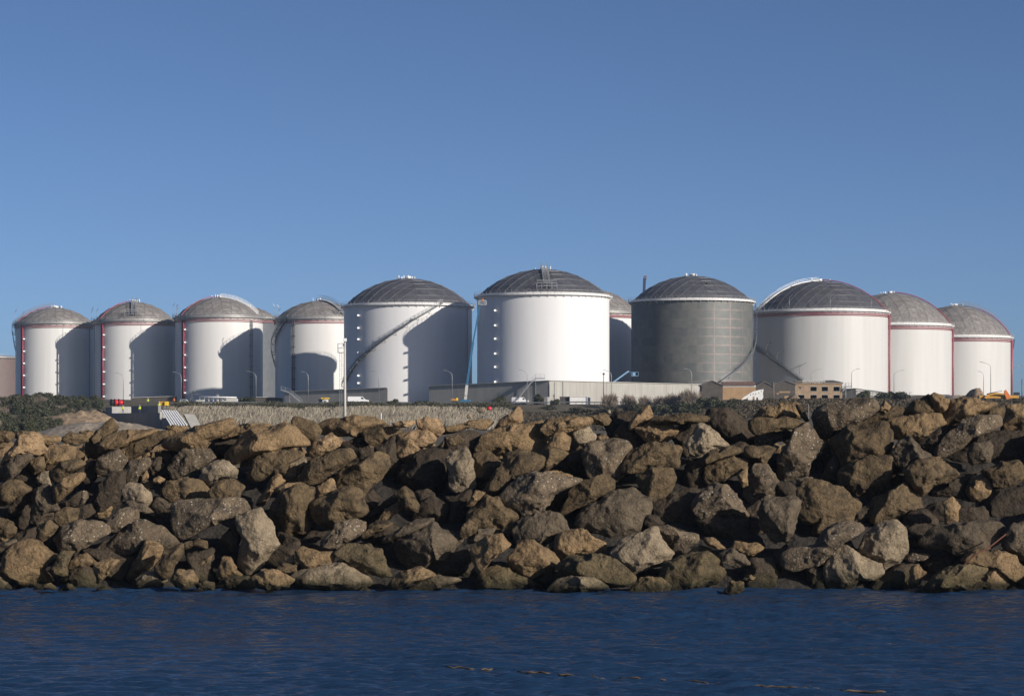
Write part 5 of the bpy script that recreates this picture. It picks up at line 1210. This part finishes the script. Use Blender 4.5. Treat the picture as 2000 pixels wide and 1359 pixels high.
# white ruin fragment
D = 690; root = thing('ruined_wall', 'jagged whitewashed ruin of a wall with two openings', 'ruin', (pxx(1475, D), D, pxz(782, D)))
prof = [(1447, 782), (1452, 776), (1460, 771), (1466, 767), (1472, 764), (1478, 762.5), (1484, 761), (1491.5, 760), (1490, 768), (1491, 775), (1488, 781), (1481, 781), (1480.5, 776), (1477, 776), (1477, 781), (1474, 781), (1473.5, 774.5), (1470, 774), (1469.5, 781), (1461, 781), (1461, 776), (1455, 779)]
mb = MB(); mb.prism([px(x, y, D) for x, y in prof], (0, .7, 0)); mb.build('wall', M['white_wash'], root)
mb = MB()
for x, y in ((1466, 771), (1471, 769.5), (1476, 769), (1482, 767), (1487, 764)): mb.box(px(x, y, D) + Vector((0, -.003, 0)), (.22, .05, .3))
mb.build('hole', M['black'], root)
# two-storey brick ruin: piers and spandrels round real openings
D = 735; root = thing('brick_ruin', 'two-storey tan brick ruin with eight empty windows and a broken roof', 'ruin', (pxx(1600, D), D, gz(pxx(1600, D), D)))
x0, x1 = 1553, 1645; cols_ = [(1559, 1571, 0), (1583, 1595, 1), (1605, 1617, 1), (1628, 1640, 1)]; yt, yb = 750, 786; rows_ = [(755, 764), (771, 779)]
mb = MB(); th = .6
def pb(a, b_, c, d): mb.box(*pbox(a, b_, c, d, D, th))
xc = x0
for i, (a, b_, top) in enumerate(cols_):
    pb(xc, a, yt, yb); xc = b_
    pb(a, b_, yt, rows_[0][0] if top else rows_[1][0]); 
    if top: pb(a, b_, rows_[0][1], rows_[1][0])
    pb(a, b_, rows_[1][1], yb)
pb(xc, x1, yt, yb); front = mb.build('front_wall', M['brick_tan'], root)
mb = MB(); Xa, Xb = pxx(x0, D), pxx(x1, D); zt_, zb_ = pxz(750, D), pxz(786, D)
mb.box((Xa + .3, D + 5, (zt_ + zb_) / 2), (.6, 8.6, zt_ - zb_)); mb.box((Xb - .3, D + 5, (zt_ + zb_) / 2), (.6, 8.6, zt_ - zb_)); mb.box(((Xa + Xb) / 2, D + 9.65, (zt_ + zb_) / 2), (Xb - Xa, .6, zt_ - zb_)); mb.box(((Xa + Xb) / 2, D + 5, pxz(767.5, D)), (Xb - Xa - 1.3, 8.6, .25))
mb.box(((Xa + Xb) / 2, D + 5, zt_ - .3), (Xb - Xa - 1.3, 8.6, .2)); mb.build('rear_wall', M['dark_shade_plaster'], root)
for a, b_, top in cols_:
    for r_i, (c, d) in enumerate(rows_):
        if r_i == 0 and not top: continue
        w_ = MB(); w_.box(*pbox(a - .5, b_ + .5, d, d + .8, D - .12, .5)); w_.box(*pbox(a - .5, b_ + .5, c - .8, c, D - .05, .3)); w_.build('window_frame', M['concrete_pale'], root)
mb = MB(); mb.box(*pbox(1559, 1566, 755, 756.5, D - .08, .07)); mb.box(*pbox(1562, 1564, 756.6, 760, D - .08, .07)); mb.build('wall_stain', M['dark_shade_plaster'], root)
mb = MB(); mb.box(*pbox(x0 - 1, x1 + 1.5, 748.6, 749.9, D - .3, 1.2)); mb.build('cornice', M['plaster_tan'], root)
mb = MB(); zr_ = pxz(744, D + 5)
mb.prism([(pxx(1606, D), D - .4, pxz(748.4, D)), (pxx(1647, D), D - .4, pxz(748.4, D)), (pxx(1632, D), D + 5, zr_), (pxx(1612, D), D + 5, zr_)], (0, 0, .25)); mb.build('roof', M['roof_slate'], root)
mb = MB(); random.seed(8)
for k in range(13):
    X = pxx(1555 + k * 4.4, D); p = Vector((X, D - .3, pxz(748.4, D) + .02)); q = Vector((X + random.uniform(-.4, .4), D + 5, zr_ + random.uniform(-.2, .1))); mb.beam(p, q, .2, .25)
for k in range(9):
    X = pxx(1556 + k * 6, D); y_ = random.uniform(1, 4); z_ = pxz(748.4, D) + (zr_ - pxz(748.4, D)) * y_ / 5.3 + .2; mb.beam((X, D - .3 + y_, z_), (X + random.uniform(.8, 1.8), D - .3 + y_, z_ + random.uniform(-.1, .3)), .2)
mb.build('rafter', M['wood_grey'], root)
mb = MB(); mb.beam(px(1566, 743.6, D), px(1612, 743.6, D), .16)
for k in range(9): mb.beam(px(1567 + k * 5, 748.3, D - .1), px(1569.5 + k * 5, 743.8, D - .1), .15); mb.beam(px(1569.5 + k * 5, 743.8, D), px(1572 + k * 5, 748.3, D), .15)
mb.build('roof_truss', M['concrete_pale'], root)
mb = MB(); random.seed(2)
D = 715
# rubble and earth before the ruin
def heap(name, label, x0, x1, D, dy, yt, m, seed, cat='heap', kind=None):
    X0, X1 = pxx(x0, D), pxx(x1, D); zt_ = pxz(yt, D)
    def zf(X, Y):
        u = (X - (X0 + X1) / 2) / ((X1 - X0) / 2); v = (Y - D) / dy; g_ = ground(X, Y) - .6
        e = np.clip(1 - np.sqrt(u * u + v * v), 0, 1); n = vnoise(np.stack([X * .45, Y * .45, X * 0 + seed], 1), seed) * .35 + vnoise(np.stack([X * 1.5, Y * 1.5, X * 0], 1), seed) * .12
        return g_ + (zt_ - g_) * np.clip(e * 1.5, 0, 1) ** .8 * (1 + .5 * n)
    o = grid_mesh(name, np.linspace(X0, X1, 70), np.linspace(D - dy, D + dy, 30), zf, m); tag(o, label, None if kind else cat, None, kind); return o
heap('rubble_heap', 'low heap of tan rubble and earth before the brick ruin', 1500, 1660, 705, 9, 779, M['dirt_tan'], 3)
heap('rubble_heap', 'brown earth heap leaning on the dark shed\'s wall', 1530, 1568, 715, 5, 772, M['dirt_tan'], 5)
heap('sand_heap', 'pointed sand heap left of the orange excavator', 1880, 1930, 700, 8, 762, M['dirt_tan'], 7)
heap('rubble_heap', 'pale broken rubble heap left of the sand heap', 1830, 1895, 690, 6, 773, M['gravel'], 9)
heap('gravel_mound', 'long pale gravel mound behind the left boulders', 20, 400, 340, 14, 828, M['gravel'], 11, kind='structure')
heap('dirt_bank', 'tan eroded dirt bank under the thicket', 60, 260, 600, 14, 806, M['dirt_tan'], 13, kind='structure')
D = 760
blockt('grey_kiosk', 'small grey concrete kiosk at the foot of the second tank from right', 'kiosk', [('wall', M['concrete_grey'], [pbox(1835, 1855, 771, 790, D, 3, 14)]), ('roof', M['concrete_pale'], [pbox(1834, 1856, 770, 770.9, D - .3, 3.6)])], (pxx(1845, D), D, 14.5))
# sloping handrail along the right bund wall
root = thing('pipe_rail', 'grey pipe rail sloping down beside the wide green bush', 'rail', px(1672, 760, 738)); mb = MB()
for dy in (0, 4.2): mb.tube([px(1668, 758.5 + dy, 740), px(1700, 762 + dy, 742), px(1760, 771 + dy * .8, 765), px(1810, 777 + dy * .6, 785)], .12, 6)
mb.tube([px(1748, 766, 720), px(1781, 766.5, 720)], .1); mb.tube([px(1777, 766.5, 720), px(1777, 776, 720)], .1)
for x, y, d in ((1680, 759, 740.5), (1705, 762, 743), (1730, 766, 752), (1760, 771, 765), (1790, 775, 777)): mb.beam(px(x, y, d), px(x, y + 14, d), .14)
mb.build('pipe', M['galv'], root)
# excavator
D = 650; g = pxz(781, D); root = thing('excavator', 'orange excavator with its bent arm lowered at the right edge', 'excavator', (pxx(1950, D), D, g))
mb = MB(); mb.box(*pbox(1912, 1990, 772, 778, D, 2.4)); mb.box(*pbox(1930, 1965, 768, 771.9, D, 2.2)); mb.build('body', M['ochre'], root, bevel=.15)
for dy in (-.5, 2.2):
    mb = MB(); mb.prism([px(x, y, D + dy) for x, y in ((1918, 778), (1950, 778), (1954, 780), (1951, 783), (1917, 783), (1914, 780))], (0, .6, 0)); mb.build('track', M['black'], root)
mb = MB(); arm = [(1922, 776), (1932, 768), (1946, 766.5), (1964, 768.5), (1964, 771.5), (1946, 770), (1934, 772), (1927, 779)]; mb.prism([px(x, y, D - .8) for x, y in arm], (0, .5, 0)); mb.build('boom', M['ochre'], root)
mb = MB(); mb.prism([px(x, y, D - .85) for x, y in ((1961, 764), (1965, 761), (1972, 771), (1975, 782), (1968, 783), (1963, 772))], (0, .6, 0)); mb.build('stick', M['orange'], root)
mb = MB(); mb.tube([px(1930, 768.5, D - 1), px(1957, 763, D - 1)], .1); mb.build('ram', M['galv_dark'], root)
mb = MB(); mb.prism([px(x, y, D - 1.1) for x, y in ((1962, 780), (1975, 781), (1973, 786), (1966, 787))], (0, 1.2, 0)); mb.build('bucket', M['galv_dark'], root)
mb = MB(); mb.box(*pbox(1980, 1992, 766, 771.8, D + .3, 1.6)); mb.build('cab', M['glass_dark'], root, bevel=.08)

# stones and red tarp at the reed bank
def stone(label, x, y, D, r, tone, seed):
    k = 8; P = np.array([[r * cos(2 * pi * q / k) * (.8 + .3 * ((q * seed) % 3) / 2), r * .85 * sin(2 * pi * q / k) * (.8 + .3 * ((q * 5 + seed) % 3) / 2)] for q in range(k)])
    V, Q = rock_mesh(P, r, seed, 4); o = raw_mesh('stone', V, Q, RM[tone]); o.location = px(x, y, D); tag(o, label, 'stone', 'loose stones on the reed bank')
stone('pale stone with a white top left of the red drum', 940, 800, 560, 1.0, 'p', 41)
stone('round pale stone at the right end of the dry reeds', 917, 813, 520, .8, 'p', 42)
stone('small pale stone in the dark slope under the white shed', 1190, 804, 560, .5, 'p', 43)
root = thing('drum', 'small red drum lying beside the white topped stone', 'drum', px(955, 799, 575)); mb = MB(); mb.tube([px(951, 797.5, 575), px(960, 797.5, 575)], .42, 14); mb.build('barrel', M['red'], root)

# ---------------------------------------------------------------- plants
def shrub_meshes(n, seed, leaf=True):
    """unit crown (about 1 m radius) of many small leaf blades in clumps, and a branched stem"""
    rs = np.random.RandomState(seed); K = rs.randint(9, 14); cl = []
    for k in range(K):
        a = rs.uniform(0, 2 * pi); r = rs.uniform(.15, .78); cl.append((r * cos(a), r * sin(a) * .8, rs.uniform(.35, 1.05) * (1.15 - r * .6), rs.uniform(.22, .42)))
    c = np.array([cl[i] for i in rs.randint(0, K, n)]); d = rs.normal(size=(n, 3)); d /= np.linalg.norm(d, axis=1)[:, None]
    P = c[:, :3] + d * (c[:, 3] * rs.uniform(.55, 1.12, n))[:, None]; P[:, 2] = np.maximum(P[:, 2], .05)
    s = (rs.uniform(.035, .07, n) if leaf else rs.uniform(.008, .016, n))[:, None]
    u = rs.normal(size=(n, 3)); u /= np.linalg.norm(u, axis=1)[:, None]
    if not leaf: u = P - np.array([0, 0, -.2]); u = u / np.linalg.norm(u, axis=1)[:, None] + rs.normal(size=(n, 3)) * .45
    v = np.cross(u, rs.normal(size=(n, 3))); v /= np.linalg.norm(v, axis=1)[:, None]
    ln = 1.5 if leaf else 14
    A = P - u * s * ln; B = P + v * s; Cc = P + u * s * ln; Dd = P - v * s
    V = np.stack([A, B, Cc, Dd], 1).reshape(-1, 3); Q = np.arange(4 * n).reshape(-1, 4)
    st = MB()
    for x, y, z, r in cl: st.tube([(x * .05, y * .05, -.35), (x * .35, y * .35, z * .35), (x * .8, y * .8, z * .8), (x, y, z)], [.045, .03, .018, .008], 5)
    return V, Q, st
protos = {}
for kind, n, leaf, m in (('green', 2600, True, 'leaf'), ('green2', 2200, True, 'leaf_b'), ('bare', 1700, False, 'twig')):
    for v in range(2):
        V, Q, st = shrub_meshes(n, 20 + v + len(kind), leaf); f = raw_mesh('foliage' if leaf else 'twigs', V, Q, M[m], False, False); s = st.build('stem', M['bark']); me = s.data; bpy.data.objects.remove(s)
        protos[(kind, v)] = (f.data, me); bpy.data.objects.remove(f)
def shrub(label, kind, x, y_top, D, wpx, hpx, group=None, name='shrub', cat='shrub'):
    v = random.randint(0, 1); f, s = protos[(kind, v)]; X = pxx(x, D); hgt = hpx / F * D; zb = pxz(y_top, D) - hgt; r = wpx / 2 / F * D
    root = thing(name, label, cat, (X, D, zb), group, rz=0)
    for nm, me in (('foliage' if kind != 'bare' else 'twigs', f), ('stem', s)):
        o = bpy.data.objects.new(nm, me); COL.objects.link(o); o.parent = root; o.scale = (r * 1.05, r * 1.05, hgt / 1.3); o.rotation_euler.z = random.uniform(0, 6.28)
random.seed(12)
GT = 'dark green shrubs of the thicket at the left'
thick = []
for row, D in enumerate((692, 668, 645, 620, 598, 575, 552, 528, 503, 478, 452)):
    x = -14 + (row % 2) * 9
    lim = [198, 206, 206, 198, 165, 130, 112, 100, 90, 76, 60][row]
    while x < lim:
        w_ = random.uniform(32, 50); yy = HOR - (gz(pxx(x, D), D) + random.uniform(1.3, 2.9) - CZ) * F / D
        shrub('dark green shrub among many alike in the thicket at the left', random.choice(['green', 'green2', 'green', 'green2', 'bare']), x, yy, D, w_, w_ * .62, GT); x += random.uniform(19, 27)
for a in [('round dark green bush behind the guard rail right of the third tank', 'green', 484, 773, 700, 42, 20), ('brown low bush right of the shaded wall\'s end', 'green2', 770, 780, 690, 30, 16), ('low dark bush before the shadow of the diagonal-stair tank', 'green2', 822, 784, 690, 44, 14),
          ('dark bush before the long wall left of the lamp', 'green', 977, 774, 692, 34, 24), ('dark slim bush left of the wall corner', 'green', 1052, 771, 693, 26, 24), ('dark green bush against the dark shed', 'green', 1087, 780, 690, 22, 14),
          ('bare grey bush left of the white shed gap', 'bare', 1190, 766, 680, 42, 34), ('bare grey shrub with the widest round crown before the pale wall', 'bare', 1232, 769, 680, 50, 34), ('small bare grey bush beside the widest bare shrub', 'bare', 1256, 771, 676, 34, 30),
          ('dense bare grey shrub at the middle of the pale wall', 'bare', 1290, 769, 674, 64, 36), ('tall bare grey shrub against the pale wall', 'bare', 1324, 764, 672, 54, 40), ('tallest bare pale tree left of the dark gabled house', 'bare', 1349, 757, 668, 50, 48),
          ('dark green shrub before the dark gabled house', 'green', 1386, 772, 660, 60, 28), ('green shrub in front of the tan shed', 'green2', 1430, 776, 655, 54, 24), ('green shrub below the white ruin', 'green', 1478, 782, 650, 60, 22),
          ('low green shrub below the dark gabled house behind the ruin', 'green', 1505, 775, 660, 34, 20), ('green bush right of the grey wall block, smaller of two', 'green', 1688, 764, 690, 38, 22), ('wide green bush under the red riser pipe', 'green', 1735, 763, 690, 56, 24), ('green bush merging with the wide green bush', 'green2', 1762, 766, 688, 40, 20),
          ('low green scrub below the bare shrubs, left', 'green2', 1240, 790, 640, 60, 20), ('low green scrub below the bare shrubs, middle', 'green', 1290, 788, 640, 60, 22), ('low green scrub below the bare shrubs, right', 'green', 1340, 782, 640, 64, 26), ('low green scrub under the tan shed', 'green', 1415, 788, 620, 70, 22),
          ('small green tuft among the reeds right of the beige slab', 'green2', 400, 791, 688, 24, 8), ('low scrub at the terrace edge below the pipes', 'green2', 440, 790, 688, 50, 10), ('low scrub at the terrace edge left of the hut', 'green2', 560, 790, 688, 60, 10), ('low scrub before the narrow dark wall', 'green2', 525, 790, 688, 40, 10),
          ('brownish scrub in front of the small white van', 'green2', 1010, 791, 682, 60, 14), ('brownish scrub in front of the wall corner', 'green2', 1070, 790, 680, 60, 16), ('brownish scrub under the white shed', 'green2', 1130, 796, 670, 60, 12), ('brownish scrub under the camera post', 'green2', 1190, 795, 665, 60, 14)]:
    shrub(*a)

# dry reeds on the bank under the road, too many to count
rs = np.random.RandomState(6); n = 42000
u = rs.uniform(318, 1010, n); Dk = rs.uniform(612, 689, n); X = (u - 1000) / F * Dk; Z = ground(X, Dk)
cl = vnoise(np.stack([X * .35, Dk * .12, X * 0], 1), 31); keep = rs.uniform(size=n) < .62 + .5 * cl; X, Dk, Z = X[keep], Dk[keep], Z[keep]; n = len(X)
hh = rs.uniform(1.3, 3.2, n) * (.85 + .25 * cl[keep]); lean = rs.normal(.25, .35, n); ly = rs.normal(0, .3, n); wv = rs.uniform(.06, .14, n)
hh *= np.clip((1010 - (X / Dk * F + 1000)) / 140, .45, 1) * np.clip((690 - Dk) / 34, .12, 1)
ang = rs.uniform(-1.5, 1.5, n); cx_, cy_ = np.cos(ang) * wv, np.sin(ang) * wv
B0 = np.stack([X - cx_, Dk - cy_, Z - .1], 1); B1 = np.stack([X + cx_, Dk + cy_, Z - .1], 1)
T1 = np.stack([X + lean * hh + cx_ * .5, Dk + ly * hh, Z + hh], 1); T0 = np.stack([X + lean * hh - cx_ * .5, Dk + ly * hh, Z + hh], 1)
V = np.stack([B0, B1, T1, T0], 1).reshape(-1, 3); Q = np.arange(4 * n).reshape(-1, 4)
tag(raw_mesh('dry_reeds', V, Q, M['reed'], False), 'dense dry pale reeds covering the bank under the guard rail', 'reeds', kind='stuff')
# scrubby ground cover on the right slope below the shrubs
n = 60000; u = rs.uniform(985, 2150, n); Dk = rs.uniform(600, 672, n); X = (u - 1000) / F * Dk; Z = ground(X, Dk); s = rs.uniform(.10, .26, n)[:, None]
P = np.stack([X, Dk, Z + rs.uniform(0, .9, n) * (.4 + .6 * rs.uniform(size=n)) * np.clip((678 - Dk) / 30, .2, 1)], 1); uu = rs.normal(size=(n, 3)); uu[:, 2] += .8; uu /= np.linalg.norm(uu, axis=1)[:, None]; vv = np.cross(uu, rs.normal(size=(n, 3))); vv /= np.linalg.norm(vv, axis=1)[:, None]
V = np.stack([P - uu * s * 1.6, P + vv * s, P + uu * s * 1.6, P - vv * s], 1).reshape(-1, 3)
tag(raw_mesh('ground_scrub', V, np.arange(4 * n).reshape(-1, 4), M['scrub'], False), 'low tangled scrub covering the slope under the shrubs', 'scrub', kind='stuff')

# ---------------------------------------------------------------- air over the bay
hz = bpy.data.materials.new('haze'); hz.use_nodes = True; N = hz.node_tree.nodes; L = hz.node_tree.links; N.remove(N['Principled BSDF'])
pv = N.new('ShaderNodeVolumePrincipled'); pv.inputs['Color'].default_value = (.60, .78, 1, 1); pv.inputs['Density'].default_value = HAZE; pv.inputs['Anisotropy'].default_value = 0
L.new(pv.outputs[0], N['Material Output'].inputs['Volume'])
mb = MB(); mb.box((0, 530, 27), (700, 1180, 80)); o = mb.build('haze', hz); tag(o, 'thin blue sea haze over the bay', 'haze', kind='stuff')

n = 16000; rs = np.random.RandomState(17); u = rs.uniform(340, 1000, n); Dk = rs.uniform(682, 690, n); X = (u - 1000) / F * Dk; Z = ground(X, Dk); s = rs.uniform(.08, .2, n)[:, None]
cl = vnoise(np.stack([X * .16, X * 0, X * 0], 1), 8); P = np.stack([X, Dk, Z + rs.uniform(0, 1, n) * (.55 + .75 * np.clip(cl + .3, 0, 1))], 1)
uu = rs.normal(size=(n, 3)); uu[:, 2] += .6; uu /= np.linalg.norm(uu, axis=1)[:, None]; vv = np.cross(uu, rs.normal(size=(n, 3))); vv /= np.linalg.norm(vv, axis=1)[:, None]
V = np.stack([P - uu * s * 1.6, P + vv * s, P + uu * s * 1.6, P - vv * s], 1).reshape(-1, 3)
tag(raw_mesh('verge_scrub', V, np.arange(4 * n).reshape(-1, 4), M['leaf_b'], False), 'dark low weeds along the verge under the guard rail', 'weeds', kind='stuff')
